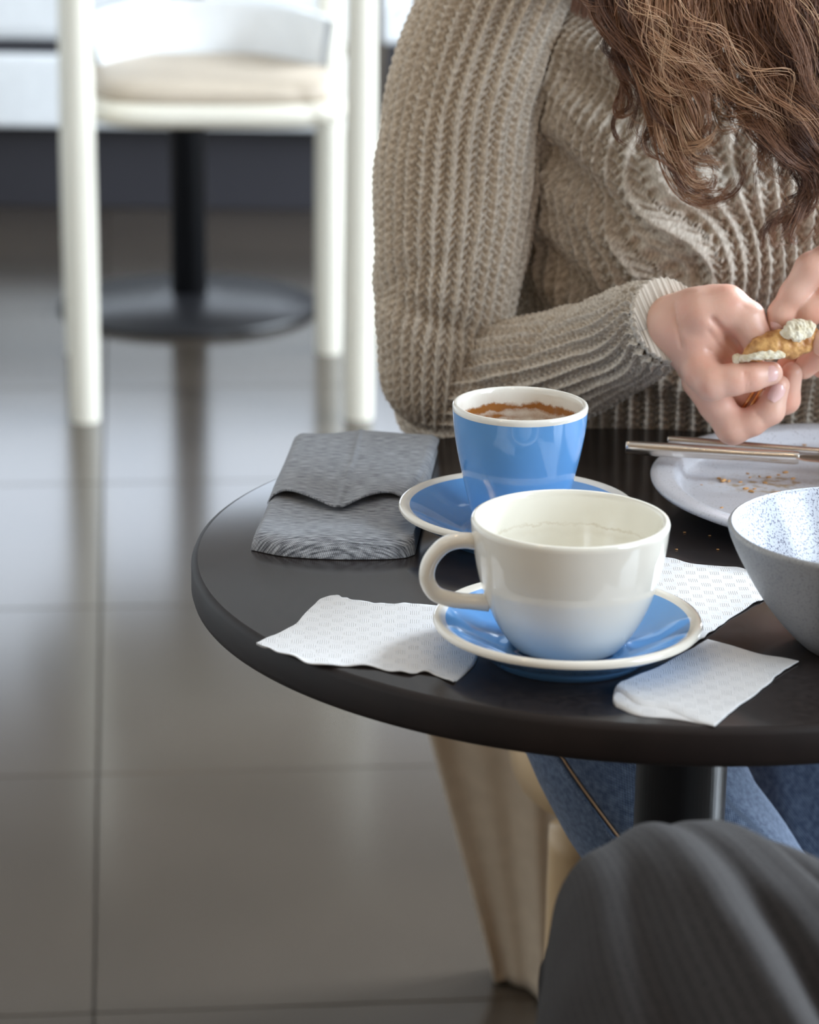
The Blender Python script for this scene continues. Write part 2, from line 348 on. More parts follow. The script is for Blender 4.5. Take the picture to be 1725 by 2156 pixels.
# seat with curved front rail
def rounded_slab(c, ex, ey, z0, z1, n=48, pw=4.0, sag=0.0):
    t = np.arange(n) * 2 * PI / n; cx = np.sign(np.cos(t)) * np.abs(np.cos(t)) ** (2 / pw); sy = np.sign(np.sin(t)) * np.abs(np.sin(t)) ** (2 / pw)
    rings = [(0, z0), (.93, z0), (.99, z0 + .006), (1, (z0 + z1) / 2), (.985, z1 - .008), (.93, z1), (.5, z1 - sag), (0, z1 - sag)]
    V = []
    for s, z in rings:
        xy = np.asarray(c)[None, :] + s * (ex[None, :] * cx[:, None] + ey[None, :] * sy[:, None]); V.append(np.hstack([xy, np.full((n, 1), z)]))
    return np.vstack(V), grid_faces(len(rings), n, True)
V, Fc = rounded_slab(ctr, (fr_ - fl_) / 2 * .97, (bl_ - fl_) / 2 * .98, .505, .545); link('seat_frame', mesh_np(V, Fc), M['bg_wood'], ch)
V, Fc = rounded_slab(ctr, (fr_ - fl_) / 2 * .90, (bl_ - fl_) / 2 * .92, .540, .575, sag=.004); M['seat'] = simple('beige_seat', (.52, .44, .35), .55, noise_scale=20, var=.05); link('seat', mesh_np(V, Fc), M['seat'], ch)
sh = []
ts = np.linspace(.16, .86, 60)
for side in (0, 1):
    for k, zz in enumerate(np.linspace(0, 1, 10)):
        s = (.86 if side == 0 else .92) + .06 * zz
        row = [(*hoop(t, s), .56 + zz * (.088 + .02 * math.sin(PI * t))) for t in ts]; sh.append(row)
sh = np.array(sh); ordr = list(range(0, 10)) + list(range(19, 9, -1))
G = sh[ordr]; G = np.vstack([G, G[:1]]); link('backrest', mesh_np(G.reshape(-1, 3), grid_faces(G.shape[0], 60)), M['fabric_white'], ch)

# ------------------------------------------------------------------ near table
TC = np.array([.1574, 1.6153]); TR = .2924; TZ = .74
tb = empty('round_table', (TC[0], TC[1], 0), 'dark round pedestal table in the foreground carrying cups, plate and napkins', 'table')
prof = [(0, TZ - .023), (TR - .004, TZ - .023), (TR - .001, TZ - .0215), (TR, TZ - .018), (TR, TZ - .004), (TR - .0012, TZ - .0012), (TR - .004, TZ), (0, TZ)]
V, Fc = lathe(prof, 256, *TC, 0); mi = np.where((np.arange(len(Fc)) // 256) >= 6, 0, 1)
o = link('tabletop', mesh_np(V, Fc, mi=mi), [M['tabletop'], M['tableedge']], tb)
V, Fc = lathe([(0, .02), (.029, .02), (.029, .705), (.10, .708), (.10, .7165), (0, .7165)], 64, .176, 1.612, 0); link('column', mesh_np(V, Fc), M['black'], tb, smooth=False)
V, Fc = lathe([(0, 0), (.205, 0), (.21, .004), (.205, .010), (.06, .02), (0, .022)], 96, .176, 1.612, 0); link('base', mesh_np(V, Fc), M['black'], tb)

# saucers and cups
def saucer(cx, cy, label, h=.0232, R=.0752, z=TZ):
    s = R / .0752
    p = [(0, .0040), (.020, .0040), (.030, .0042), (.0312, .0052), (.0335, .0055), (.040, .0070), (.052, .0122), (.062, .0180), (.0680, .0212), (.0700, h - .0009), (.0722, h), (.0742, h - .0006), (.0752, h - .0024), (.0745, h - .0042), (.0720, .0175), (.066, .0142), (.056, .0088), (.046, .0036), (.0440, .0), (.0415, .0), (.0400, .0020), (.0, .0020)]
    p = [(r * s, q) for r, q in p]; o = empty('saucer', (cx, cy, z), label, 'saucer', 'blue saucers with cream rims')
    V, Fc = lathe(p, 160, cx, cy, z); ring = np.arange(len(Fc)) // 160
    k = (ring >= 8) & (ring <= 12)
    link('dish', mesh_np(V, Fc[~k]), M['blue'], o); link('rim', mesh_np(V, Fc[k]), M['cream'], o); return o
def cupmesh(cx, cy, z, outer, t, n=160):
    outer = cr(np.array(outer), 40); H_ = outer[-1, 1]
    inner = [(max(r - t, 0.001), zz) for r, zz in outer[::-1] if zz > .006]
    lip = [(outer[-1, 0] - t * .15, H_ + t * .38), (outer[-1, 0] - t * .5, H_ + t * .5), (outer[-1, 0] - t * .85, H_ + t * .38)]
    foot = [(0, .0015), (outer[0, 0] - .004, .0015), (outer[0, 0] - .003, 0), (outer[0, 0] - .0005, 0)]
    prof = foot + [tuple(q) for q in outer] + lip + inner + [(inner[-1][0] * .8, inner[-1][1] - .0015), (0, inner[-1][1] - .002)]
    V, Fc = lathe(prof, n, 0, 0, 0); ring = np.arange(len(Fc)) // n; k_in = ring >= len(foot) + 39
    return V, Fc, k_in
# white cappuccino cup
WX, WY = .0888, 1.4325
saucer(WX, WY - .0015, 'blue saucer with cream rim under the white cup, nearest the table front')
cw = empty('coffee_cup', (WX, WY, TZ + .0050), 'wide white cup with handle standing on the nearer blue saucer', 'cup')
outer = [(.0285, .0), (.0320, .0030), (.0385, .0120), (.0455, .0265), (.0505, .0430), (.0535, .0588), (.0550, .0730)]
V, Fc, k = cupmesh(0, 0, 0, outer, .0042); o = link('body', mesh_np(V, Fc, mi=k.astype(int)), [M['cream'], M['cup_in_milk']], cw, world_space=False)
# handle
a0 = math.radians(186); dx, dy = math.cos(a0), math.sin(a0)
hp = [(.0500, .0615), (.0600, .0628), (.0700, .0600), (.0775, .0510), (.0790, .0410), (.0745, .0325), (.0650, .0285), (.0540, .0270), (.0445, .0262)]
P = [(r * dx, r * dy, z) for r, z in hp]
me = sweep_mesh(P, [(.0046, .0046)] + [(.0054, .0044)] * 7 + [(.006, .005)], 28, (-dy, dx, 0), nv=70); link('handle', me, M['cream'], cw, world_space=False)
# blue cup
BX, BY = .0680, 1.6387
saucer(BX, BY + .004, 'blue saucer with cream rim under the blue cup, beside the grey pouch')
cb = empty('coffee_cup', (BX, BY, TZ + .0050), 'tall handleless blue cup with coffee stains inside, behind the white cup', 'cup')
outer = [(.0238, .0), (.0262, .0030), (.0300, .0160), (.0345, .0340), (.0385, .0520), (.0412, .0680), (.0424, .0825)]
V, Fc, k = cupmesh(0, 0, 0, outer, .0036); ring = np.arange(len(Fc)) // 160; k2 = (ring >= 4 + 38)
link('body', mesh_np(V, Fc[~k2]), M['blue'], cb, world_space=False); link('lining', mesh_np(V, Fc[k2]), M['cup_in_coffee'], cb, world_space=False)['label'] = 'white glazed lining with brown coffee stains'

# plate
nt = M['plate'].node_tree; bb = nt.nodes['Principled BSDF']; src = bb.inputs['Base Color'].links[0].from_socket
tc = N(nt, 'ShaderNodeTexCoord'); sp = N(nt, 'ShaderNodeSeparateXYZ'); nt.links.new(tc.outputs['Object'], sp.inputs[0])
ex_ = math_(nt, 'ADD', math_(nt, 'POWER', math_(nt, 'DIVIDE', math_(nt, 'ADD', sp.outputs[0], .058), .030), 2.0), math_(nt, 'POWER', math_(nt, 'DIVIDE', math_(nt, 'ADD', sp.outputs[1], -.022), .020), 2.0))
nz = N(nt, 'ShaderNodeTexNoise', Scale=130.0, Detail=6.0); nt.links.new(tc.outputs['Object'], nz.inputs['Vector'])
k_ = math_(nt, 'MULTIPLY', math_(nt, 'MAXIMUM', math_(nt, 'SUBTRACT', 1.0, math_(nt, 'MULTIPLY', ex_, .5)), 0.0), math_(nt, 'MULTIPLY', math_(nt, 'MAXIMUM', math_(nt, 'SUBTRACT', nz.outputs[0], .48), 0.0), 6.0))
mx = N(nt, 'ShaderNodeMix', data_type='RGBA'); nt.links.new(math_(nt, 'MINIMUM', k_, .8), mx.inputs[0]); nt.links.new(src, mx.inputs[6]); mx.inputs[7].default_value = (.40, .27, .13, 1); nt.links.new(mx.outputs[2], bb.inputs['Base Color'])
PX, PY = .2975, 1.7185
pl = empty('dinner_plate', (PX, PY, TZ), 'speckled white stoneware plate with pastry crumbs under the hands', 'plate')
prof = [(0, .0085), (.09, .0085), (.110, .0090), (.117, .0100), (.1200, .0125), (.1225, .0178), (.1250, .0192), (.1340, .0200), (.1375, .0196), (.1390, .0180), (.1385, .0160), (.130, .0120), (.112, .0045), (.094, .0010), (.092, 0), (.089, 0), (.087, .003), (0, .003)]
V, Fc = lathe(prof, 180, 0, 0, 0); link('dish', mesh_np(V, Fc), M['plate'], pl, world_space=False)
# bowl
bw = empty('deep_bowl', (.2575, 1.4525, TZ), 'speckled grey stoneware bowl cut off by the right edge of the photo', 'bowl')
outer = cr([(.032, 0), (.036, .003), (.047, .014), (.060, .031), (.0705, .049), (.0768, .062), (.0792, .0690)], 36)
inner = [(r - .0042, z) for r, z in outer[::-1] if z > .007]
prof = [(0, .002), (.028, .002), (.030, 0)] + [tuple(q) for q in outer] + [(.0785, .0705), (.0770, .0711), (.0755, .0703)] + inner + [(.03, .007), (0, .006)]
V, Fc = lathe(prof, 180, 0, 0, 0); ring = np.arange(len(Fc)) // 180; kk = (ring >= 3 + 37)
link('body', mesh_np(V, Fc[~kk]), M['bowl_out'], bw, world_space=False); link('lining', mesh_np(V, Fc[kk]), M['bowl_in'], bw, world_space=False)['label'] = 'pale speckled glaze inside'

# ------------------------------------------------------------------ sheets (Coons patches laid on the table)
def coons(top, right, bottom, left, n=60, m=60):
    """polylines of pixel points; top L->R, bottom L->R, left T->B, right T->B, on the table plane"""
    f = lambda pts, k: cr(np.array([atz(x, y, TZ + .001)[:2] for x, y in pts]), k)
    t, b_, l, r = f(top, n), f(bottom, n), f(left, m), f(right, m)
    u = np.linspace(0, 1, n)[None, :, None]; v = np.linspace(0, 1, m)[:, None, None]
    P = (1 - v) * t[None] + v * b_[None] + (1 - u) * l[:, None] + u * r[:, None] - ((1 - u) * (1 - v) * t[0] + u * (1 - v) * t[-1] + (1 - u) * v * b_[0] + u * v * b_[-1])
    return P
def slab(P, z0, z1):
    """solid between height fields z0, z1 over grid P (m,n,2)"""
    m, n = P.shape[:2]; T = np.dstack([P, z1]).reshape(-1, 3); B = np.dstack([P, z0]).reshape(-1, 3)
    Fc = grid_faces(m, n); idx = np.arange(m * n).reshape(m, n); rim = np.concatenate([idx[0], idx[1:, -1], idx[-1, ::-1][1:], idx[::-1, 0][1:-1]])
    j2 = np.roll(rim, -1); S = np.stack([rim, j2, j2 + m * n, rim + m * n], -1)
    return np.vstack([T, B]), np.vstack([Fc[:, ::-1], Fc + m * n, S]), np.vstack([P.reshape(-1, 2)] * 2)
def jag(pts, amp, k=26):
    p = cr(np.array(pts, float), k); p[1:-1, 1] += (rng.random(k - 2) - .5) * amp; p[1:-1, 0] += (rng.random(k - 2) - .5) * amp; return p
def napkin(label, top, right, bottom, left, zf):
    P = coons(top, right, bottom, left, 90, 90); m, n = P.shape[:2]
    u = np.linspace(0, 1, n)[None, :] + np.zeros((m, 1)); v = np.linspace(0, 1, m)[:, None] + np.zeros((1, n))
    z = zf(u, v); me = mesh_np(*slab(P, z, z + .0006)); o = link('paper_napkin', me, M['paper']); return tag(o, label, 'napkin')
wz = lambda u, v: TZ + .0004 + .0014 * np.maximum(0, np.sin(7 * u + 3 * v)) ** 2 * (1 - u) * .6 + .0012 * (v > .96) * (1 + np.sin(40 * u)) * .5
napkin('white embossed paper napkin between the white cup and the left table edge',
       jag([(540, 1354), (620, 1316), (668, 1268), (705, 1254), (740, 1262)], 3, 16).tolist() + jag([(745, 1261), (800, 1270), (860, 1270), (925, 1275), (1020, 1280)], 3, 16)[1:].tolist(),
       [(1020, 1280), (1010, 1350), (1003, 1390), (985, 1412), (955, 1438)],
       jag([(540, 1356), (600, 1378), (680, 1402), (760, 1403), (850, 1418), (900, 1415), (955, 1438)], 4, 24), [(540, 1354), (540, 1355), (540, 1356)], wz)
napkin('white embossed paper napkin between the white cup and the grey bowl',
       [(1345, 1172), (1410, 1174), (1455, 1186), (1520, 1192), (1560, 1195), (1600, 1212)], [(1600, 1212), (1608, 1235), (1610, 1262)],
       jag([(1440, 1368), (1480, 1344), (1530, 1308), (1585, 1272), (1610, 1262)], 3, 20), [(1345, 1172), (1385, 1260), (1440, 1368)], lambda u, v: TZ + .0004 + .0008 * np.sin(6 * u) ** 2 * v)
n3 = napkin('folded white paper napkin lying at the table front beside the bowl',
       [(1490, 1349), (1540, 1362), (1600, 1380), (1650, 1388), (1682, 1395)], jag([(1682, 1395), (1640, 1420), (1600, 1456), (1550, 1492), (1505, 1528)], 3, 18),
       [(1292, 1462), (1340, 1492), (1400, 1500), (1450, 1515), (1505, 1528)], jag([(1490, 1349), (1440, 1378), (1380, 1412), (1320, 1440), (1292, 1462)], 3, 14),
       lambda u, v: TZ + .0004 + .0048 * (1 - u) ** .6 * v ** 2 * np.clip((1 - v) * 12, 0, 1) ** .5 + .001 * (1 - v))
# folded underside of the front napkin
P = coons([(1296, 1466), (1400, 1488), (1500, 1506)], [(1500, 1506), (1502, 1518), (1500, 1526)], [(1298, 1486), (1345, 1505), (1420, 1512), (1500, 1526)], [(1296, 1466), (1291, 1476), (1298, 1486)], 50, 16)
u = np.linspace(0, 1, 50)[None, :] + np.zeros((16, 1)); v = np.linspace(0, 1, 16)[:, None] + np.zeros((1, 50))
z = TZ + .0003 + .0040 * np.sqrt(np.clip(1 - v ** 2, 0, 1)) * (1 - u) ** .7 * .8
lf = link('folded_layer', mesh_np(*slab(P, z * 0 + TZ + .0002, z + .0003)), M['paper'], n3)

# cutlery pouch
po = empty('cutlery_pouch', tuple(atz(720, 1060, TZ)), 'dark grey marl cloth cutlery pouch lying near the left table edge', 'pouch')
def puff(u, v, k=.035): return np.clip(np.minimum(np.minimum(u, 1 - u) / k, np.minimum(v, 1 - v) / k), 0, 1)
P = coons([(622, 946), (700, 942), (760, 938), (850, 946), (922, 950)], [(922, 950), (905, 1020), (890, 1100), (874, 1166)], [(528, 1156), (600, 1170), (700, 1176), (800, 1176), (850, 1173), (874, 1166)], [(622, 946), (590, 1010), (560, 1080), (528, 1156)], 90, 90)
m, n = P.shape[:2]; u = np.linspace(0, 1, n)[None, :] + np.zeros((m, 1)); v = np.linspace(0, 1, m)[:, None] + np.zeros((1, n))
e = np.sqrt(1 - (1 - puff(u, v, .05)) ** 2)
z1 = TZ + .0010 + e * (.0085 + .0025 * np.exp(-((v - .93) / .09) ** 2) - .0035 * np.exp(-((v - .70) / .10) ** 2) * np.exp(-((u - .62) / .35) ** 2) + .0008 * np.sin(9 * u + 4 * v))
link('pocket', mesh_np(*slab(P, TZ + .0004 + 0 * z1, z1)), M['pouch'], po)
P = coons([(620, 940), (700, 940), (760, 934), (850, 940), (925, 944)], [(925, 944), (905, 1000), (880, 1045), (856, 1080)], [(563, 1078), (600, 1074), (650, 1086), (712, 1098), (770, 1086), (820, 1078), (856, 1080)], [(620, 940), (600, 990), (580, 1035), (563, 1078)], 90, 80)
m, n = P.shape[:2]; u = np.linspace(0, 1, n)[None, :] + np.zeros((m, 1)); v = np.linspace(0, 1, m)[:, None] + np.zeros((1, n))
arch = (np.sin(PI * np.clip(u * 2, 0, 1)) + np.sin(PI * np.clip(u * 2 - 1, 0, 1)))
z0 = TZ + .0095 + .0050 * arch * v ** 3 - .0035 * np.clip(1 - puff(u, v * 0 + .5, .06), 0, 1) ** 2 + .0012 * np.exp(-((u - .5) / .015) ** 2)
z1 = z0 + .0012 + .0006 * np.sqrt(puff(u, v, .03))
link('flap', mesh_np(*slab(P, z0, z1)), M['pouch'], po)

# cutlery across the plate
def cutlery(name, label, A, B, wA, wB, blade, cat):
    A = np.array(A); B = np.array(B); d = B - A; L = np.linalg.norm(d)
    o = empty(name, tuple(A), label, cat)
    me = sweep_mesh([A, A + d * .02, A + d * .3, A + d * .7, A + d * .95, B], [(wA * .5, wA * .35), (wA, wA * .8), (wA * 1.02, wA * .85), (wA * .9, wA * .8), (wB, wB * .8), (wB * .9, wB * .7)], 24, (0, 0, 1), nv=60)
    link('handle', me, M['steel'], o); dd = nrm(d)
    if blade == 'knife':
        me = sweep_mesh([B - dd * .004, B + dd * .01, B + dd * .05, B + dd * .085, B + dd * .098], [(.0012, .003), (.0010, .0085), (.0010, .0095), (.0009, .0075), (.0006, .001)], 16, (0, 0, 1), nv=40); link('blade', me, M['steel'], o)
    else:
        me = sweep_mesh([B - dd * .004, B + dd * .02, B + dd * .035], [(.0014, .0025), (.0014, .010), (.0012, .011)], 16, (0, 0, 1), nv=20); link('fork_head', me, M['steel'], o)
        side = nrm(np.cross(dd, [0, 0, 1]))
        for k in range(4):
            s0 = B + dd * .033 + side * (-.0085 + k * .0057); link('tine', sweep_mesh([s0, s0 + dd * .02, s0 + dd * .042], [(.001, .0015), (.0009, .0014), (.0006, .0008)], 8, (0, 0, 1), nv=12), M['steel'], o)
    return o
A = atz(1320, 942, .7722); B = atz(1682, 964, .7685)
cutlery('table_knife', 'steel table knife resting across the plate, handle overhanging at left', A, B, .0046, .0046, 'knife', 'knife')
A = atz(1408, 927, .7690); B = atz(1735, 952, .7655)
cutlery('dinner_fork', 'steel fork lying behind the knife on the plate', A, B, .0032, .0028, 'fork', 'fork')

# crumbs
cm = None
spots = [(1515, 1003, .0016), (1524, 1008, .0022), (1535, 1008, .0012), (1560, 1010, .0011), (1571, 1024, .0015), (1582, 1030, .0018), (1590, 1024, .0010), (1640, 1034, .0022), (1620, 1000, .0014), (1640, 995, .0010), (1655, 990, .0016), (1690, 928, .0028), (1694, 936, .0012), (1600, 998, .0009), (1580, 1000, .0009), (1450, 1046, .0012), (1520, 1064, .0010), (1478, 1016, .0008), (1670, 1003, .0013), (1575, 992, .0010), (1612, 1012, .0013)]
V0, F0 = lathe([(0, -.5), (.8, -.35), (1, 0), (.7, .4), (0, .5)], 7); V0 = V0 * (1, .7, .7) + (rng.random(V0.shape) - .5) * .5
cme = mesh_np(V0, F0); cme.materials.append(M['crumb'])
for x, y, s in spots:
    p = atz(x, y, TZ + .0105); dr = math.hypot(p[0] - PX, p[1] - PY)
    zz = TZ + .0085 + s * .35 + (.0012 if dr > .11 else 0)
    o = bpy.data.objects.new('pastry_crumb', cme); col.objects.link(o); o.location = (p[0], p[1], zz); o.scale = (s * 1.6, s, s); o.rotation_euler = (0, 0, random.random() * 6)
    tag(o, 'tiny golden pastry flake lying on the speckled white plate', 'crumb', 'pastry crumbs on the plate')
for x, y in ((1512, 1158), (1425, 1158), (1442, 1122), (1495, 1129)):
    p = atz(x, y, TZ); o = bpy.data.objects.new('pastry_crumb', cme); col.objects.link(o); o.location = (p[0], p[1], TZ + .0004); o.scale = (.0011, .0008, .0007)
    tag(o, 'tiny pastry crumb on the dark tabletop between the white cup and the plate', 'crumb', 'crumbs on the tabletop')

# ------------------------------------------------------------------ the woman
import openvdb
woman = empty('person', (.26, 2.05, 0), 'person with long brown hair in a ribbed beige sweater tearing pastry over the plate', 'person')
def sdf_mesh(chains, blobs, lo, hi, vox, k, carve=()):
    """chains: list of (k_join, [(x,y,z,r),...]); smooth union of round cones"""
    lo = np.array(lo); hi = np.array(hi); n = np.ceil((hi - lo) / vox).astype(int)
    X, Y, Z = [lo[i] + vox * np.arange(n[i], dtype=np.float32) for i in range(3)]
    P = np.stack(np.meshgrid(X, Y, Z, indexing='ij'), -1).astype(np.float32)
    def cone(a, b):
        a = np.array(a, np.float32); b = np.array(b, np.float32); ba = b[:3] - a[:3]; t = np.clip(((P - a[:3]) @ ba) / max(ba @ ba, 1e-9), 0, 1)
        return np.linalg.norm(P - a[:3] - t[..., None] * ba, axis=-1) - (a[3] + (b[3] - a[3]) * t)
    def smin(a, b, k):
        h = np.clip(.5 + .5 * (b - a) / k, 0, 1); return b + (a - b) * h - k * h * (1 - h)
    D = None
    for kj, ch_ in chains:
        d = None
        for a, b in zip(ch_[:-1], ch_[1:]):
            c = cone(a, b); d = c if d is None else smin(d, c, .0035)
        D = d if D is None else smin(D, d, kj)
    def surf(px, py):        # where the sight line meets the skin
        d = ray(px, py); ts = np.linspace(1.60, 1.95, 700) / d[1]; Q = C0 + ts[:, None] * d; I = np.round((Q - lo) / vox).astype(int)
        ok = ((I >= 0) & (I < np.array(D.shape))).all(1); I = np.clip(I, 0, np.array(D.shape) - 1); v = np.where(ok, D[I[:, 0], I[:, 1], I[:, 2]], 1)
        w = np.nonzero(v < 0)[0]; return Q[w[0]] if len(w) else None
    D0 = D
    for c, r, kj in carve:      # skin creases: shallow grooves
        pts = [q for q in (surf(x, y) for x, y in cr(np.array(c, float), 7)) if q is not None]; d = None
        for a, b in zip(pts[:-1], pts[1:]):
            q = cone((*a, r), (*b, r)); d = q if d is None else np.minimum(d, q)
        if d is not None: D0 = -smin(-D0, d, kj)
    D = D0
    g = openvdb.FloatGrid(); g.background = 1.0; g.copyFromArray(np.ascontiguousarray(D, dtype=np.float32))
    V, T, Q = g.convertToPolygons(isovalue=0.0, adaptivity=0.0) if False else (lambda r: (r[0], np.zeros((0, 3)), r[1]))(g.convertToQuads(isovalue=0.0))
    V = lo + np.asarray(V) * vox; return V, np.asarray(Q)[:, ::-1].astype(int)
HY = 1.76
def hp_(x, y, d, r): p = aty(x, y, HY - d / 100); return (*p, r / 100)
right_hand = [
    (.006, [(*aty(1290, 728, 1.838), .020), (*aty(1350, 700, 1.806), .0185), hp_(1412, 684, -1.2, 1.80), hp_(1465, 668, -.6, 1.95), hp_(1500, 655, -.3, 1.75)]),
    (.012, [hp_(1412, 690, -1.2, 1.7), hp_(1462, 720, -.6, 2.0), hp_(1478, 755, -.7, 1.9)]),
    (.010, [hp_(1430, 690, -2.0, 1.5), hp_(1490, 740, -2.6, 1.7), hp_(1500, 780, -2.2, 1.5)]),
    (.006, [hp_(1500, 698, -.5, 1.5), hp_(1545, 734, -.5, 1.2), hp_(1552, 752, -.5, 1.1)]),
    (.008, [hp_(1500, 720, -1.6, 1.7), hp_(1545, 745, -1.6, 1.45), hp_(1570, 775, -1.8, 1.2)]),
    (.0035, [hp_(1480, 660, .2, 1.75), hp_(1528, 650, .3, 1.55), hp_(1572, 672, .7, 1.22), hp_(1590, 705, 1.0, 1.02), hp_(1592, 735, 1.2, .80)]),   # thumb
    (.0040, [hp_(1466, 745, .1, 1.38), hp_(1480, 785, 1.2, 1.22), hp_(1500, 806, 2.1, 1.15), hp_(1545, 799, 2.3, 1.02), hp_(1583, 792, 2.2, .97), hp_(1624, 786, 1.9, .78)]),   # index
    (.0016, [hp_(1476, 800, -.7, 1.30), hp_(1508, 852, -.1, 1.12), hp_(1544, 899, .5, 1.15), hp_(1584, 888, .8, .92), hp_(1623, 864, .9, .92), hp_(1640, 812, .8, .74)]),    # middle
    (.0018, [hp_(1492, 785, -2.0, 1.25), hp_(1590, 848, -1.2, 1.05), hp_(1612, 858, -1.1, 1.02), hp_(1655, 842, -.9, .92), hp_(1668, 785, -.6, .72)]),    # ring finger
    (.0018, [hp_(1500, 760, -3.2, 1.15), hp_(1590, 812, -2.9, .92), hp_(1650, 790, -2.4, .82), hp_(1668, 748, -1.8, .66)]),   # little
]
cut = [([(1500, 672), (1528, 704), (1562, 744)], .0016, .003), ([(1492, 698), (1518, 730), (1540, 748)], .0006, .0022), ([(1488, 732), (1510, 750), (1528, 760)], .0004, .002),
       ([(1566, 782), (1570, 800), (1570, 818)], .0002, .0016), ([(1574, 784), (1578, 800), (1577, 816)], .0001, .0014), ([(1592, 870), (1602, 880), (1608, 892)], .0002, .0016),
       ([(1560, 640), (1574, 652), (1590, 656)], .0001, .0016), ([(1420, 640), (1428, 690), (1436, 730)], .0002, .003)]
left_hand = [
    (.008, [hp_(1990, 700, -3, 2.3), hp_(1900, 660, -1.6, 2.1), hp_(1840, 630, -.6, 2.0), hp_(1800, 590, -.2, 1.7)]),
    (.010, [hp_(1860, 650, -.6, 2.0), hp_(1815, 660, 0, 1.8)]), (.010, [hp_(1860, 690, -.8, 1.9), hp_(1815, 710, -.4, 1.6)]),
    (.0040, [hp_(1800, 560, -.2, 1.25), hp_(1748, 545, .2, 1.06), hp_(1708, 566, .5, 1.05), hp_(1672, 618, .7, .90), hp_(1645, 660, .8, .84), hp_(1636, 690, .8, .70)]),   # index
    (.0020, [hp_(1812, 620, -.2, 1.2), hp_(1750, 622, .4, 1.0), hp_(1706, 652, .6, .98), hp_(1676, 694, .5, .74)]),
    (.0020, [hp_(1830, 690, -.8, 1.2), hp_(1770, 712, -.8, 1.0), hp_(1722, 745, -.8, .95), hp_(1694, 775, -1.0, .75)]),
    (.0020, [hp_(1830, 730, -1.8, 1.1), hp_(1775, 760, -2, .9), hp_(1732, 772, -2, .8)]),
    (.0060, [hp_(1830, 680, .8, 1.5), hp_(1780, 720, 1.8, 1.15), hp_(1738, 722, 2.1, .95)]),
]
parts = []
for chs, cv in ((right_hand, cut), (left_hand, ())):
    allp = np.array([q[:4] for _, c in chs for q in c]); lo = (allp[:, :3] - allp[:, 3:]).min(0) - .004; hi = (allp[:, :3] + allp[:, 3:]).max(0) + .004
    V, Q = sdf_mesh(chs, None, lo, hi, .00125, .003, cv); parts.append((V, Q, None))
# coarse body under the clothes (both arms, trunk, neck, head, legs)
sh_r = (.105, 2.08, .985); sh_l = (.43, 2.08, .985)
wr_r = tuple(aty(1270, 725, HY + .026)); wr_l = tuple(aty(1990, 700, HY + .03))
body = [
    (.05, [(.27, 2.12, .50, .12), (.27, 2.10, .65, .105), (.265, 2.06, .85, .105), (.26, 2.05, .96, .085)]),
    (.04, [(*sh_r, .045), (.26, 2.06, 1.0, .06), (*sh_l, .045)]),
    (.03, [(.26, 2.05, 1.0, .055), (.26, 2.00, 1.10, .05), (.26, 1.97, 1.16, .05)]),
    (.03, [(.26, 1.975, 1.20, .075), (.26, 1.955, 1.275, .082)]), (.02, [(.26, 1.90, 1.16, .035), (.26, 1.915, 1.21, .055)]), (.008, [(.26, 1.875, 1.215, .010), (.26, 1.862, 1.195, .012)]),
    (.02, [(*sh_r, .038), (*aty(976, 240, 1.995), .036), (*aty(944, 600, 1.95), .032), (*aty(935, 800, 1.945), .028)]), (.02, [(*aty(935, 812, 1.943), .026), (*aty(1100, 798, 1.900), .024), (*aty(1300, 724, 1.835), .019)]),
    (.02, [(*sh_l, .042), (.52, 2.0, .86, .038), (.54, 1.93, .80, .033)]), (.02, [(.54, 1.93, .80, .031), (*wr_l, .023)]),
    (.03, [(.21, 2.15, .52, .070), (.155, 1.775, .555, .042)]), (.02, [(.155, 1.775, .555, .042), (.238, 1.722, .43, .04), (.290, 1.73, .30, .035), (.34, 1.74, .05, .03)]),
    (.03, [(.34, 2.15, .50, .070), (.315, 1.90, .49, .045)]), (.02, [(.315, 1.89, .46, .042), (.32, 1.87, .30, .035), (.33, 1.86, .05, .03)]),
]
V, Q = sdf_mesh(body, None, (-.06, 1.6, 0.0), (.72, 2.28, 1.38), .008, .02); parts.append((V, Q, None))
link('body', join_parts(parts), M['skin'], woman)

# nails
def nail(px, py, d, rad, w, l, ang, tilt):
    n_ = nrm(np.array(tilt, float)); c = np.array(aty(px, py, HY - d / 100)) + n_ * (rad / 100 - .0004); a = math.radians(ang); L = nrm(RT * math.cos(a) + UP * math.sin(a)); L = nrm(L - (L @ n_) * n_); S = np.cross(n_, L)
    t, p = np.meshgrid(np.linspace(-1, 1, 13), np.linspace(-1, 1, 13), indexing='ij')
    X = p * np.sqrt(np.clip(1 - .55 * t ** 4, 0, 1)); P = c + S * (X * w)[..., None] + L * (t * l)[..., None] - n_ * (.0022 * p ** 2 + .0012 * np.clip(t, 0, 1) ** 2)[..., None] + n_ * .0010
    P2 = P - n_ * .0007; V = np.vstack([P.reshape(-1, 3), P2.reshape(-1, 3)]); Fc = grid_faces(13, 13); return link('fingernail', mesh_np(V, np.vstack([Fc, Fc + 169])), M['nail'], woman)
nail(1616, 788, 1.95, .84, .0052, .0056, 14, (.05, -1, .28)); nail(1634, 824, .85, .80, .0048, .0062, 66, (-.05, -1, .1)); nail(1637, 678, .8, .74, .0046, .0056, 268, (-.1, -1, .25))
# finger ring
c = np.array(aty(1578, 838, HY + .013)); ax = nrm(np.array(hp_(1590, 848, -1.2, 1)[:3]) - np.array(hp_(1492, 785, -2.0, 1)[:3])); s1 = nrm(np.cross(ax, [0, 0, 1])); s2 = np.cross(ax, s1)
for off in (0.0, .0035):
    t = np.linspace(0, 2 * PI, 49); P = c + ax * off + .0118 * (np.cos(t)[:, None] * s1 + np.sin(t)[:, None] * s2)
    V, Fc, uv, ex = sweep(P, [(.0012, .0014)] * len(P), 10, ax, closed_ends=(False, False)); rg = link('finger_ring', mesh_np(V, Fc), M['gold'], woman)

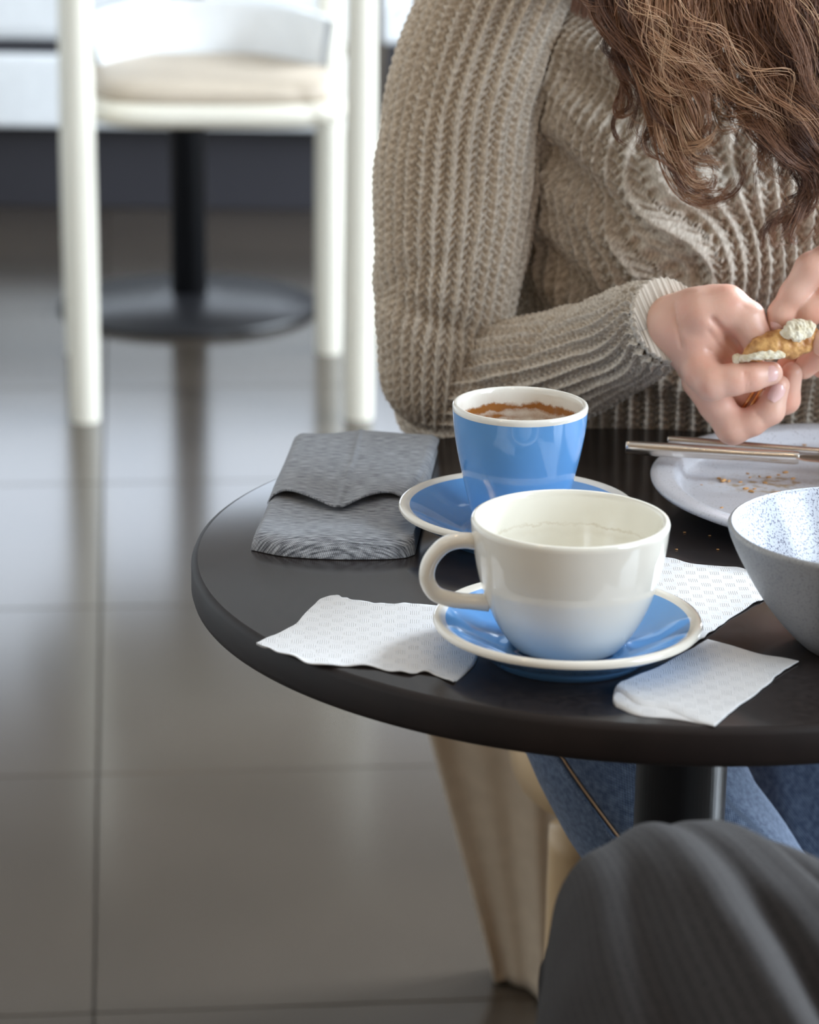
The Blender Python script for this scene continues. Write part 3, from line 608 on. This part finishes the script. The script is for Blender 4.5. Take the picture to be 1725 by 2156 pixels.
# ---- knit
def knit(u, v):
    u = u + .05 * np.sin(v * .21 + 3 * np.floor(u)) ; f = u - np.floor(u); cid = np.floor(u)
    ridge = np.exp(-((f - .5) / .17) ** 2)
    tw = np.cos(2 * PI * v * 1.0 + (f - .5) * 16)
    vv = v + .5 * (cid % 2) + .30 * np.cos(2 * PI * f) + .16 * vnoise(u * 3, v, 5)
    loop = np.clip(.5 + .5 * np.cos(2 * PI * vv), 0, 1)
    return .0024 * ridge * (1 + .20 * tw) + (1 - ridge) * (.0038 * loop - .0040) + .0006 * vnoise(u * 5, v * 2.5, 2)
def dense(n, half=1.9, frac=.84):
    k = int(n * frac); a = np.linspace(-half, half, k, endpoint=False); b_ = np.linspace(half, 2 * PI - half, n - k, endpoint=False); return np.concatenate([a, b_])
RP, VP = .0105, .0060
def arm_disp(nrib, folds, seed, u_dir=1):
    def f(th, s, P):
        u = th / (2 * PI) * nrib; d = knit(u, s / VP)
        d = d + .0035 * vnoise(th * 1.7 + 9, s * 22, seed) + .0022 * vnoise(th * 3.3, s * 45 + th * 2, seed + 1)
        for s0, th0, wd, dp, sl in folds: d = d - dp * np.exp(-((s - s0 - sl * (th - th0)) / wd) ** 2) * np.exp(-((th - th0) / .9) ** 2)
        return d
    return f
ua = [aty(1170, -190, 2.07), aty(1085, -60, 2.05), aty(1022, 80, 2.02), aty(978, 240, 1.99), aty(960, 420, 1.965), aty(944, 600, 1.945), aty(932, 740, 1.935), aty(926, 835, 1.935), aty(925, 885, 1.94)]
ur = [(.052, .050), (.057, .055), (.058, .0575), (.057, .058), (.056, .058), (.054, .052), (.052, .046), (.044, .038), (.008, .008)]
th = dense(430)
sl = []
sl.append(tri(sweep(ua, ur, 0, (0, -1, 0), arm_disp(33, [(.33, 0.0, .008, .007, -.012), (.30, .6, .010, .005, .02)], 3), nv=520, thetas=th)))
wr_c = aty(1402, 676, 1.772)
fa = [aty(862, 800, 1.955), aty(878, 808, 1.952), aty(930, 822, 1.940), aty(1010, 818, 1.922), aty(1100, 798, 1.900), aty(1200, 766, 1.872), aty(1300, 724, 1.835), aty(1368, 688, 1.795), wr_c]
fr = [(.008, .008), (.032, .030), (.042, .0405), (.044, .043), (.0425, .0425), (.0395, .0385), (.034, .034), (.0275, .0300), (.0242, .0272)]
fd = arm_disp(25, [(.10, .2, .010, .006, .02), (.15, -.7, .008, .005, -.03), (.40, .3, .008, .003, .02)], 11)
sl.append(tri(sweep(fa, fr, 0, (0, -1, .3), fd, nv=580, thetas=dense(340), closed_ends=(True, False))))
# cuff: rolled lip that turns back inside
cdir = nrm(np.array(wr_c) - np.array(aty(1300, 724, 1.835)))
lip = [wr_c + cdir * q for q in (-.003, .003, .0055, .003, -.004, -.02, -.045)]
lr = [(.0245, .0275), (.0262, .0292), (.0250, .0280), (.0230, .0258), (.0215, .0225), (.021, .022), (.021, .022)]
V, Fc, uv, ex = sweep(lip, lr, 200, (0, -1, .3), lambda th, s, P: .0006 * np.cos(th * 34) + 0 * s, nv=50, closed_ends=(False, False)); sl.append((V, Fc, uv))
# left sleeve (outside the frame)
sl.append(tri(sweep([(.43, 2.08, 1.0), (.50, 2.03, .93), (.53, 1.99, .85), (.54, 1.95, .80), (.54, 1.93, .785)], [(.055, .05), (.058, .056), (.055, .052), (.046, .042), (.008, .008)], 90, (0, -1, 0), arm_disp(23, [], 5), nv=120)))
wl = np.array(aty(1905, 668, 1.775)); sl.append(tri(sweep([(.56, 1.94, .795), (.545, 1.93, .80), (.51, 1.90, .815), tuple((np.array((.51, 1.90, .815)) + wl) / 2), tuple(wl)], [(.008, .008), (.04, .04), (.042, .04), (.034, .034), (.026, .027)], 90, (0, -1, 0), arm_disp(17, [], 6), nv=120, closed_ends=(True, False))))
# trunk of the sweater
tp = [(.262, 2.075, .50), (.262, 2.072, .56), (.260, 2.070, .66), (.258, 2.062, .76), (.256, 2.050, .86), (.256, 2.050, .94), (.258, 2.060, 1.01), (.26, 2.055, 1.055), (.26, 2.04, 1.085)]
tr_ = [(.15, .195), (.155, .195), (.145, .192), (.150, .190), (.160, .190), (.152, .190), (.120, .170), (.085, .105), (.065, .068)]
def trunk_disp(th, s, P):
    x, z = P[..., 0], P[..., 2]
    # ribs sweep outwards from under the arm towards the bust
    warp = 2.6 * np.exp(-((z - .93) / .09) ** 2) * np.exp(-((x - .14) / .06) ** 2) - 1.7 * np.exp(-((z - .86) / .05) ** 2) * np.exp(-((x - .21) / .05) ** 2)
    u = th / (2 * PI) * 100 + warp * 1.4; d = knit(u, s / VP)
    d = d * 1.5 + .008 * vnoise(x * 14 + 3, z * 9, 21) + .004 * vnoise(x * 30 + z * 14, z * 22, 22)
    for x0, z0, x1, z1, w, dp in ((.10, .93, .20, .86, .010, .010), (.12, .985, .22, .935, .012, .008), (.10, .86, .16, .80, .010, .008), (.22, .83, .30, .80, .012, .006), (.16, .80, .24, .775, .010, .008), (.20, .90, .33, .875, .013, .006)):
        ex, ez = x1 - x0, z1 - z0; L2 = ex * ex + ez * ez; t = np.clip(((x - x0) * ex + (z - z0) * ez) / L2, 0, 1)
        dd = np.sqrt((x - x0 - t * ex) ** 2 + (z - z0 - t * ez) ** 2); d = d - dp * np.exp(-(dd / w) ** 2) + dp * .7 * np.exp(-((dd - w * 1.9) / w) ** 2)
    bust = .022 * np.exp(-((x - .335) / .055) ** 2 - ((z - .90) / .06) ** 2) + .022 * np.exp(-((x - .185) / .055) ** 2 - ((z - .90) / .06) ** 2)
    return d + bust * (np.cos(th) > 0)
tr3 = tri(sweep(tp, tr_, 0, (0, -1, 0), trunk_disp, nv=600, thetas=dense(820, 1.75, .86), closed_ends=(True, True)))
sl.append(tr3)
link('sweater', join_parts(sl), M['knit'], woman)['label'] = 'oatmeal chunky ribbed wool sweater'

# ---- jeans
def cloth_disp(seed, amp=.004):
    return lambda th, s, P: amp * vnoise(th * 1.6 + 5, s * 11, seed) * 2 + amp * .8 * vnoise(th * 3, s * 26 + th * 1.5, seed + 1)
kn_r = np.array([.155, 1.665, .505]); kn_l = np.array([.310, 1.66, .505])
js = []
rl = [(.20, 2.17, .55), (.175, 1.97, .57), (.150, 1.84, .575), (.152, 1.765, .56), (.187, 1.728, .505), (.238, 1.722, .43), (.290, 1.73, .30), (.335, 1.74, .15), (.345, 1.74, .07)]
rr = [(.095, .095), (.086, .086), (.076, .076), (.066, .066), (.064, .064), (.062, .062), (.060, .060), (.052, .055), (.048, .052)]
js.append(tri(sweep(rl, rr, 110, (0, -.4, 1), cloth_disp(31), nv=220)))
ll = [(.335, 2.17, .53), (.33, 2.07, .535), (.325, 1.99, .53), (.315, 1.915, .505), (.312, 1.885, .465), (.315, 1.875, .40), (.32, 1.868, .28), (.33, 1.86, .14), (.33, 1.86, .07)]
js.append(tri(sweep(ll, rr, 110, (0, -.4, 1), cloth_disp(41), nv=220)))
js.append(tri(sweep([(.27, 2.14, .44), (.27, 2.12, .50), (.27, 2.10, .58)], [(.11, .17), (.13, .18), (.12, .165)], 60, (0, -1, 0), None, nv=20)))
jn = link('jeans', join_parts(js), M['denim_grey'], woman); jn['label'] = 'faded blue-grey denim jeans'
# outer seam of the right leg with its thread
V, Fc, uv, ex = sweep(rl, [(a * 1.012, b_ * 1.012) for a, b_ in rr], 110, (0, -.4, 1), cloth_disp(31), nv=220)
G = V[:220 * 110].reshape(220, 110, 3)
for j, r, mt, nm in ((0, 0, 0, ''),):
    pass
def seam_line(j, off, rad, mat, name):
    L = G[60:170, j] + (G[60:170, (j + 1) % 110] - G[60:170, j]) * off
    link(name, sweep_mesh(L[::4], [(rad, rad)] * len(L[::4]), 6, (0, -1, .1), nv=80), mat, jn)
# the outer seam runs down the side of the leg turned to the table
Gv = G - C0; Gz = Gv @ fw; Gx = W / 2 + F * (Gv @ RT) / Gz; Gy = H / 2 - F * (Gv @ UP) / Gz
cost = np.hypot(Gx - 1228, Gy - 1680) + (Gz - Gz[60:170].mean()) * 900; bi, best = np.unravel_index(np.argmin(cost), cost.shape)
def seam_rows(off, rad, mat, name):
    L = G[max(0, bi - 50):bi + 50, int(best + off) % 110][::4]; n_ = nrm(C0 - L) * rad * .35
    link(name, sweep_mesh(L + n_, [(rad, rad)] * len(L), 6, (0, -1, .1), nv=80), mat, jn)
seam_rows(0, .0022, M['denim_grey'], 'leg_seam'); seam_rows(-1, .0008, M['thread'], 'seam_thread')
for X, Y in ((.345, 1.71), (.33, 1.83)):
    sm = sweep_mesh([(X, Y + .10, .035), (X, Y + .07, .045), (X, Y, .045), (X, Y - .09, .032), (X, Y - .13, .022)], [(.02, .02), (.042, .036), (.044, .038), (.030, .042), (.012, .02)], 36, (0, 0, 1), nv=40); link('shoe', sm, M['trunk_shoe'], woman)

# ---- hair
strand_P, strand_c, strand_r = [], [], []
def lock(guide, n, spread, seed, wave=1.0, base=.5, y0=1.80, tip=.25, rad=.00022, curl=6):
    """guide: list of (px,py,depth offset m)"""
    g = np.array([aty(x, y, y0 - d) for x, y, d in guide]); Gd = cr(g, 34); t = np.linspace(0, 1, 34)[:, None]
    T = nrm(np.gradient(Gd, axis=0)); S = nrm(np.cross(T, [0, 1, 0])); B = np.cross(T, S); r_ = np.random.default_rng(seed)
    nc = max(2, n // 26); k = 1 - (1 - tip) * t
    cl = []
    for c in range(nc):
        a = r_.random() * 2 * PI; q = math.sqrt(r_.random()) * spread; am = .0055 * wave * (.4 + r_.random()); fr = curl * (.8 + .8 * r_.random()); ph = r_.random() * 6
        off = (S * math.cos(a) + B * .6 * math.sin(a)) * q * k + (S * np.sin(fr * t * 2 + ph) + B * np.cos(fr * t * 2 + ph)) * am * (.25 + .9 * t) + S * r_.normal() * .010 * t ** 3
        cl.append((off, 1 - .30 * r_.random(), np.clip(base + r_.normal() * .17, 0, 1)))
    for i in range(n):
        off, L, bc_ = cl[r_.integers(nc)]; fly = r_.random() < .10
        a = r_.random() * 2 * PI; q = math.sqrt(r_.random()) * spread * (.85 if fly else .24) + .0008
        o2 = (S * math.cos(a) + B * .7 * math.sin(a)) * q * (1 - .55 * t)
        ph, fr, am = r_.random() * 6, curl * (.7 + .6 * r_.random()), (.0030 if fly else .0009) * wave * (.4 + r_.random())
        o3 = S * am * np.sin(fr * t * 3 + ph) + B * am * np.cos(fr * t * 3 + ph)
        P = Gd + off + o2 + o3; m_ = max(10, int(34 * min(1, L * (1 - .12 * r_.random())))); P = P[:m_]
        strand_P.append(P); strand_c.append(np.clip(bc_ + r_.normal() * .09 + (.15 if fly else 0), 0, 1)); strand_r.append(rad * (.7 + .6 * r_.random()) * (.7 if fly else 1))
locks = [
    ([(1255, -60, 0), (1262, 40, .01), (1300, 130, .02), (1312, 200, .02), (1300, 245, .02), (1330, 270, .02), (1378, 278, .02)], 90, .008, .5),
    ([(1230, -60, 0), (1250, 20, .01), (1290, 90, .02), (1330, 190, .02), (1350, 235, .03)], 60, .006, .35),
    ([(1300, -60, 0), (1318, 60, .02), (1350, 160, .03), (1385, 250, .03), (1395, 320, .03), (1385, 348, .03)], 260, .018, .38),
    ([(1350, -60, .01), (1350, 60, .03), (1392, 170, .04), (1420, 270, .04), (1432, 340, .04), (1455, 388, .04), (1495, 398, .04), (1520, 370, .04), (1512, 335, .04)], 200, .014, .62),
    ([(1330, -60, .01), (1345, 60, .03), (1395, 170, .04), (1408, 250, .04), (1400, 300, .04), (1382, 346, .04)], 130, .012, .18),
    ([(1390, -60, .01), (1400, 60, .03), (1425, 160, .04), (1450, 240, .04), (1490, 285, .04), (1540, 288, .04)], 190, .016, .75),
    ([(1430, -60, .01), (1420, 60, .03), (1432, 160, .04), (1450, 260, .05), (1470, 320, .04), (1515, 352, .04), (1530, 378, .04)], 240, .020, .80),
    ([(1470, -60, .01), (1440, 50, .03), (1450, 130, .04), (1500, 175, .04), (1570, 205, .04), (1640, 245, .04)], 210, .018, .80),
    ([(1520, -60, .01), (1470, 40, .03), (1462, 120, .03), (1490, 170, .04), (1470, 230, .04), (1440, 280, .03)], 160, .018, .65),
    ([(1560, -60, .01), (1500, 20, .02), (1478, 90, .02), (1500, 150, .03), (1560, 170, .03)], 120, .016, .70),
    ([(1560, -60, .02), (1545, 40, .03), (1575, 130, .04), (1622, 200, .04), (1640, 290, .04), (1648, 360, .04), (1690, 420, .04)], 360, .026, .42),
    ([(1620, -60, .02), (1600, 40, .03), (1620, 150, .04), (1660, 250, .05), (1665, 350, .05), (1690, 430, .05)], 520, .032, .35),
    ([(1670, -60, .02), (1680, 60, .03), (1660, 180, .04), (1690, 300, .05), (1712, 380, .05), (1690, 440, .05), (1642, 478, .05), (1632, 512, .04), (1648, 545, .04)], 260, .018, .30),
    ([(1720, -60, .02), (1730, 80, .03), (1710, 200, .04), (1730, 320, .05), (1745, 430, .05)], 620, .040, .12),
    ([(1790, -60, .02), (1790, 80, .03), (1770, 220, .04), (1780, 340, .05), (1760, 480, .05)], 500, .045, .2),
    ([(1640, -60, .03), (1650, 60, .05), (1700, 170, .06), (1750, 260, .06)], 120, .03, .55),
    ([(1400, 40, .05), (1480, 110, .06), (1580, 170, .06), (1650, 245, .06), (1725, 330, .06)], 14, .03, .98),
    ([(1290, -20, .05), (1360, 70, .06), (1420, 180, .06), (1480, 300, .06)], 12, .03, .98),
    ([(1560, 0, .05), (1640, 90, .06), (1680, 220, .06), (1725, 300, .06)], 16, .03, .95),
]
for i, (g_, n_, sp_, bc) in enumerate(locks): lock(g_, int(n_ * 1.05), sp_, 100 + i, base=bc, wave=1.0 + .6 * (i % 3), tip=.22 if i in (0, 3, 4, 12) else .5)
# crown hair from the scalp down to the locks, back and sides
r_ = np.random.default_rng(5)
for i in range(1500):
    a = r_.uniform(-2.9, 2.9); hz_ = r_.uniform(.35, 1.0); top = np.array([.26, 1.975, 1.36]); d = np.array([math.sin(a), -math.cos(a), 0]);
    p0 = top + d * .02; p1 = np.array([.26, 1.965, 1.27]) + d * .098; p2 = np.array([.26, 1.965, 1.12]) + d * (.11 + .03 * hz_)
    if abs(a) < .62: continue
    p3 = np.array([.26, 1.97, 1.03]) + d * (.13 + .02 * hz_); P = cr([p0, p1, p2, p3], 26) + r_.normal(0, .002, (26, 3)) * 0 + np.array([0, 0, 0])
    P = P + (np.sin(np.linspace(0, 9, 26) + r_.random() * 6) * .004)[:, None] * np.cross(d, [0, 0, 1]); strand_P.append(P); strand_c.append(r_.random() * .5 + .1); strand_r.append(.0006)
for g_, n_, sp_, bc in locks:      # from the parting at the top of the head down to each lock
    g0 = np.array(aty(g_[0][0], g_[0][1], 1.80 - g_[0][2])); g1 = np.array(aty(g_[1][0], g_[1][1], 1.80 - g_[1][2])); sd = 1.0 if g0[0] > .262 else -1.0
    for i in range(70):
        o_ = r_.normal(0, 1, 3) * (sp_ * .6, .006, .003); q = r_.random()
        P = cr([(.26 + sd * .004, 1.93 + .09 * q, 1.357 - .004 * q), (.26 + sd * (.055 + .01 * q), 1.90 + .05 * q, 1.335), (.26 + sd * (.088 + .012 * q), 1.895 + .02 * q, 1.25), (.26 + sd * (.085 + .02 * q), 1.88 + .02 * q, 1.15), g0 + o_ * .7], 30)
        strand_P.append(P); strand_c.append(np.clip(bc * .7 + r_.normal() * .1, 0, 1)); strand_r.append(.0005)
tp_ = np.linspace(0, PI / 2.1, 14); V, Fc = lathe([(.087 * math.sin(q) + .0001, .091 * math.cos(q)) for q in tp_], 48, 0, 0, 0); V = V * (1, 1.06, 1) + np.array([.26, 1.972, 1.268]); keep = np.array([not (V[f][:, 1].mean() < 1.915 and V[f][:, 2].mean() < 1.300) for f in Fc])
m_cap = simple('scalp_hair', (.10, .048, .03), .5, noise_scale=90, var=.3); link('hair_cap', mesh_np(V, Fc[keep]), m_cap, woman)
for sx in (-1, 1):
    V, Fc = lathe([(.0001, -.006), (.010, -.003), (.013, 0), (.010, .003), (.0001, .006)], 20); V = V * (1, .6, .8) + np.array([.26 + sx * .032, 1.882, 1.243]); link('eye', mesh_np(V, Fc), simple('eye', (.06, .03, .02), .15), woman)
    link('eyebrow', sweep_mesh([(.26 + sx * .016, 1.878, 1.262), (.26 + sx * .032, 1.876, 1.267), (.26 + sx * .048, 1.886, 1.262)], [(.0015, .002)] * 3, 8, (0, -1, 0), nv=10), m_cap, woman)
link('lips', sweep_mesh([(.238, 1.873, 1.160), (.25, 1.864, 1.162), (.26, 1.862, 1.160), (.27, 1.864, 1.162), (.282, 1.873, 1.160)], [(.001, .001), (.004, .004), (.005, .0045), (.004, .004), (.001, .001)], 14, (0, -1, 0), nv=24), simple('lips', (.55, .20, .18), .4), woman)
Vs, Fs, Us, off = [], [], [], 0
for P, c_0, r0 in zip(strand_P, strand_c, strand_r):
    n_ = len(P); T = nrm(np.gradient(P, axis=0)); S = nrm(np.cross(T, [.3, 1, .2])); B = np.cross(T, S); rr_ = r0 * (1 - .6 * np.linspace(0, 1, n_) ** 3)[:, None]
    ring = np.stack([P + rr_ * (S * math.cos(q) + B * math.sin(q)) for q in (0, 2.094, 4.189)], 1).reshape(-1, 3)
    Vs.append(ring); Fs.append(grid_faces(n_, 3, True) + off); Us.append(np.stack([np.full(n_ * 3, c_0), np.repeat(np.linspace(0, 1, n_), 3)], -1)); off += n_ * 3
hr = link('hair', mesh_np(np.vstack(Vs), np.vstack(Fs), np.vstack(Us)), M['hair'], woman); hr['kind'] = 'stuff'; hr['label'] = 'long wavy brown hair'

# ---- pastry in the hands
pc = empty('pastry_piece', tuple(aty(1640, 730, HY - .018)), 'torn piece of golden pastry with a white crumb side held in the fingers', 'pastry')
def lump(path, radii, seed, amp, fr=220):
    return sweep_mesh(path, radii, 60, (0, -1, 0), lambda th, s, P: amp * (vnoise(P[..., 0] * fr, P[..., 2] * fr, seed) + .6 * vnoise(P[..., 0] * fr * 2.3 + P[..., 1] * 300, P[..., 2] * fr * 2.3, seed + 1)), nv=90)
hq = lambda x, y, d: aty(x, y, HY - d / 100)
link('crust', lump([hq(1566, 752, 2.2), hq(1578, 747, 2.2), hq(1605, 733, 2.2), hq(1640, 726, 2.1), hq(1680, 722, 1.9), hq(1708, 706, 1.7), hq(1722, 694, 1.6)], [(.002, .002), (.006, .0045), (.010, .0085), (.011, .0095), (.010, .009), (.007, .0070), (.002, .002)], 3, .0018), M['crust'], pc)
link('crumb', lump([hq(1655, 708, 2.5), hq(1662, 700, 2.6), hq(1682, 697, 2.5), hq(1702, 691, 2.2), hq(1714, 688, 2.0)], [(.003, .003), (.0062, .0055), (.0072, .0070), (.0065, .0055), (.002, .002)], 7, .0026, 330), M['crumbm'], pc)
link('crumb', lump([hq(1545, 757, 1.9), hq(1552, 756, 2.0), hq(1560, 756, 2.1), hq(1572, 755, 2.9), hq(1600, 750, 3.2), hq(1640, 747, 3.1), hq(1652, 745, 2.9)], [(.002, .002), (.0045, .0035), (.003, .003), (.002, .0022), (.0025, .0028), (.0025, .003), (.001, .001)], 9, .0015, 330), M['crumbm'], pc)

# ---- her chair and coat
wc = empty('wooden_chair', (.28, 2.2, 0), 'warm wooden chair under the person in the sweater', 'chair')
for x, y, zt in ((.134, 1.985, .39), (.47, 1.985, .39), (.19, 2.38, .86), (.45, 2.38, .86)):
    link('leg', sweep_mesh([(x, y, 0), (x, y, .01), (x, y, zt * .6), (x, y, zt)], [(.016, .016), (.019, .019), (.0205, .0205), (.020, .020)], 28, (0, -1, 0), nv=24), M['warm_wood'], wc)
V, Fc = rounded_slab(np.array([.29, 2.19]), np.array([.205, 0]), np.array([0, .225]), .378, .448, pw=3.2); link('seat', mesh_np(V, Fc), M['warm_wood'], wc)
link('backrest', sweep_mesh([(.12, 2.37, .80), (.2, 2.41, .80), (.29, 2.42, .80), (.38, 2.41, .80), (.46, 2.37, .80)], [(.06, .010)] * 5, 32, (0, 0, 1), nv=50), M['warm_wood'], wc)
# coat hung over the chair back
nz_, nx_ = 90, 120
zz = np.linspace(0, 1, nz_); xl = np.interp(zz, [0, .02, .27, .55, .8, 1.0], [.092, .088, .018, .005, -.012, .0]) ; z_abs = .004 + zz * 1.06
xl = np.interp(z_abs, [0, .03, .29, .6, .8, .95, 1.065], [.092, .086, .016, -.004, -.010, -.008, .012])
xr = np.interp(z_abs, [0, .3, 1.065], [.30, .50, .46])
Gf = np.zeros((nz_, nx_, 3)); Gb = Gf.copy(); uu = np.linspace(0, 1, nx_)
for i in range(nz_):
    x = xl[i] + (xr[i] - xl[i]) * uu; fold = .018 * np.sin(uu * 21 + .8 * zz[i]) * (1 - .55 * zz[i]) + .006 * np.sin(uu * 47)
    e_ = np.sqrt(np.clip(1 - (2 * uu - 1) ** 12, 0, 1)); Gf[i] = np.stack([x, 2.475 + fold * e_ - .020 * e_, np.full(nx_, z_abs[i])], -1); Gb[i] = Gf[i] + np.stack([0 * x, .012 + .03 * e_, 0 * x], -1)
G2 = np.concatenate([Gf, Gb[:, ::-1]], 1)
ct = empty('coat', (.25, 2.49, 0), 'long beige coat with grey fur collar hanging behind the person over the chair', 'coat')
V = G2.reshape(-1, 3); n2 = 2 * nx_; tc0, tc1 = V[:n2].mean(0), V[-n2:].mean(0); Fc = grid_faces(nz_, n2, True); j = np.arange(n2); j2 = (j + 1) % n2
caps = np.vstack([np.stack([np.full(n2, len(V)), j2, j], -1), np.stack([np.full(n2, len(V) + 1), (nz_ - 1) * n2 + j, (nz_ - 1) * n2 + j2], -1)])
link('fabric', mesh_np(np.vstack([V, tc0, tc1]), np.vstack([Fc[:, [0, 1, 2]], Fc[:, [0, 2, 3]], caps])), M['coat'], ct)
Vs, Fs, off = [], [], 0
for i in range(9000):
    k = r_.random(); p = np.array([.0 + .45 * k ** 1.6, 2.445 + .05 * r_.random(), 1.06 + .022 * r_.normal()]); d = nrm(np.array([-.5 + r_.normal() * .6, -.4 + r_.normal() * .5, r_.normal() * .6]))
    L = .012 + .018 * r_.random(); P = np.stack([p, p + d * L * .5, p + d * L + [0, 0, -.006]]); S = nrm(np.cross(d, [.2, 1, .1])) * .0003; B = nrm(np.cross(d, S)) * .0003
    Vs.append(np.stack([P + S, P - S * .5 + B, P - S * .5 - B], 1).reshape(-1, 3)); Fs.append(grid_faces(3, 3, True) + off); off += 9
M['fur'] = simple('grey_fur', (.34, .32, .31), .8); fu = link('fur_collar', mesh_np(np.vstack(Vs), np.vstack(Fs)), M['fur'], ct); fu['kind'] = 'stuff'; fu['label'] = 'fluffy grey fur collar'

# ------------------------------------------------------------------ the person on the near side (knee in charcoal trousers)
near = empty('person', (.20, .75, 0), 'person in charcoal trousers, raised knee showing in front of the table', 'person')
kp = [(.250, .52, .505), (.232, .66, .570), (.200, .82, .630), (.176, .95, .665), (.156, 1.06, .683), (.140, 1.145, .690), (.130, 1.20, .674), (.128, 1.225, .625), (.13, 1.215, .53), (.14, 1.16, .38), (.15, 1.10, .22), (.155, 1.07, .12)]
kr = [(.090, .10), (.091, .099), (.089, .097), (.084, .104), (.076, .099), (.066, .077), (.058, .060), (.056, .058), (.055, .057), (.055, .056), (.05, .05), (.05, .05)]
def tro(th, s, P):
    d = .005 * vnoise(th * 1.3 + 2, s * 8, 61) + .0016 * vnoise(th * 4, s * 30, 62)
    for t0, w, a, ph in ((-.60, .12, -.008, .6), (-.08, .10, .007, -.3), (.12, .08, -.009, -.3), (.42, .09, .006, -.25), (.60, .075, -.012, -.25), (.85, .12, .008, -.2)):
        d = d + 1.6 * a * np.exp(-((th - PI * 0 - t0 - ph * (s - .45)) / w) ** 2) * np.exp(-((s - .40) / .22) ** 2)
    return d
thn = np.linspace(-PI, PI, 260, endpoint=False)
p1 = tri(sweep(kp, kr, 0, (0, -.35, 1), tro, nv=420, thetas=thn))
kp2 = [(x + .20, y, z) for x, y, z in [(.262, .52, .50), (.262, .70, .51), (.27, .9, .515), (.28, 1.05, .50), (.285, 1.09, .44), (.285, 1.08, .3), (.285, 1.06, .12)]]
p2 = tri(sweep(kp2, [(.088, .09), (.085, .087), (.075, .075), (.062, .062), (.06, .058), (.055, .055), (.05, .05)], 60, (0, -.35, 1), None, nv=80))
p3 = tri(sweep([(.36, .50, .42), (.36, .48, .50), (.36, .47, .62)], [(.11, .17), (.13, .19), (.12, .17)], 50, (0, -1, 0), None, nv=20))
link('trousers', join_parts([p1, p2, p3]), M['trousers'], near)['label'] = 'charcoal pinstriped trousers'
for X, Y in ((.165, 1.06), (.485, 1.05)):
    link('shoe', sweep_mesh([(X, Y - .10, .035), (X, Y - .07, .045), (X, Y, .05), (X, Y + .10, .032), (X, Y + .14, .022)], [(.02, .02), (.042, .036), (.044, .038), (.030, .042), (.012, .02)], 36, (0, 0, 1), nv=40), M['trunk_shoe'], near)
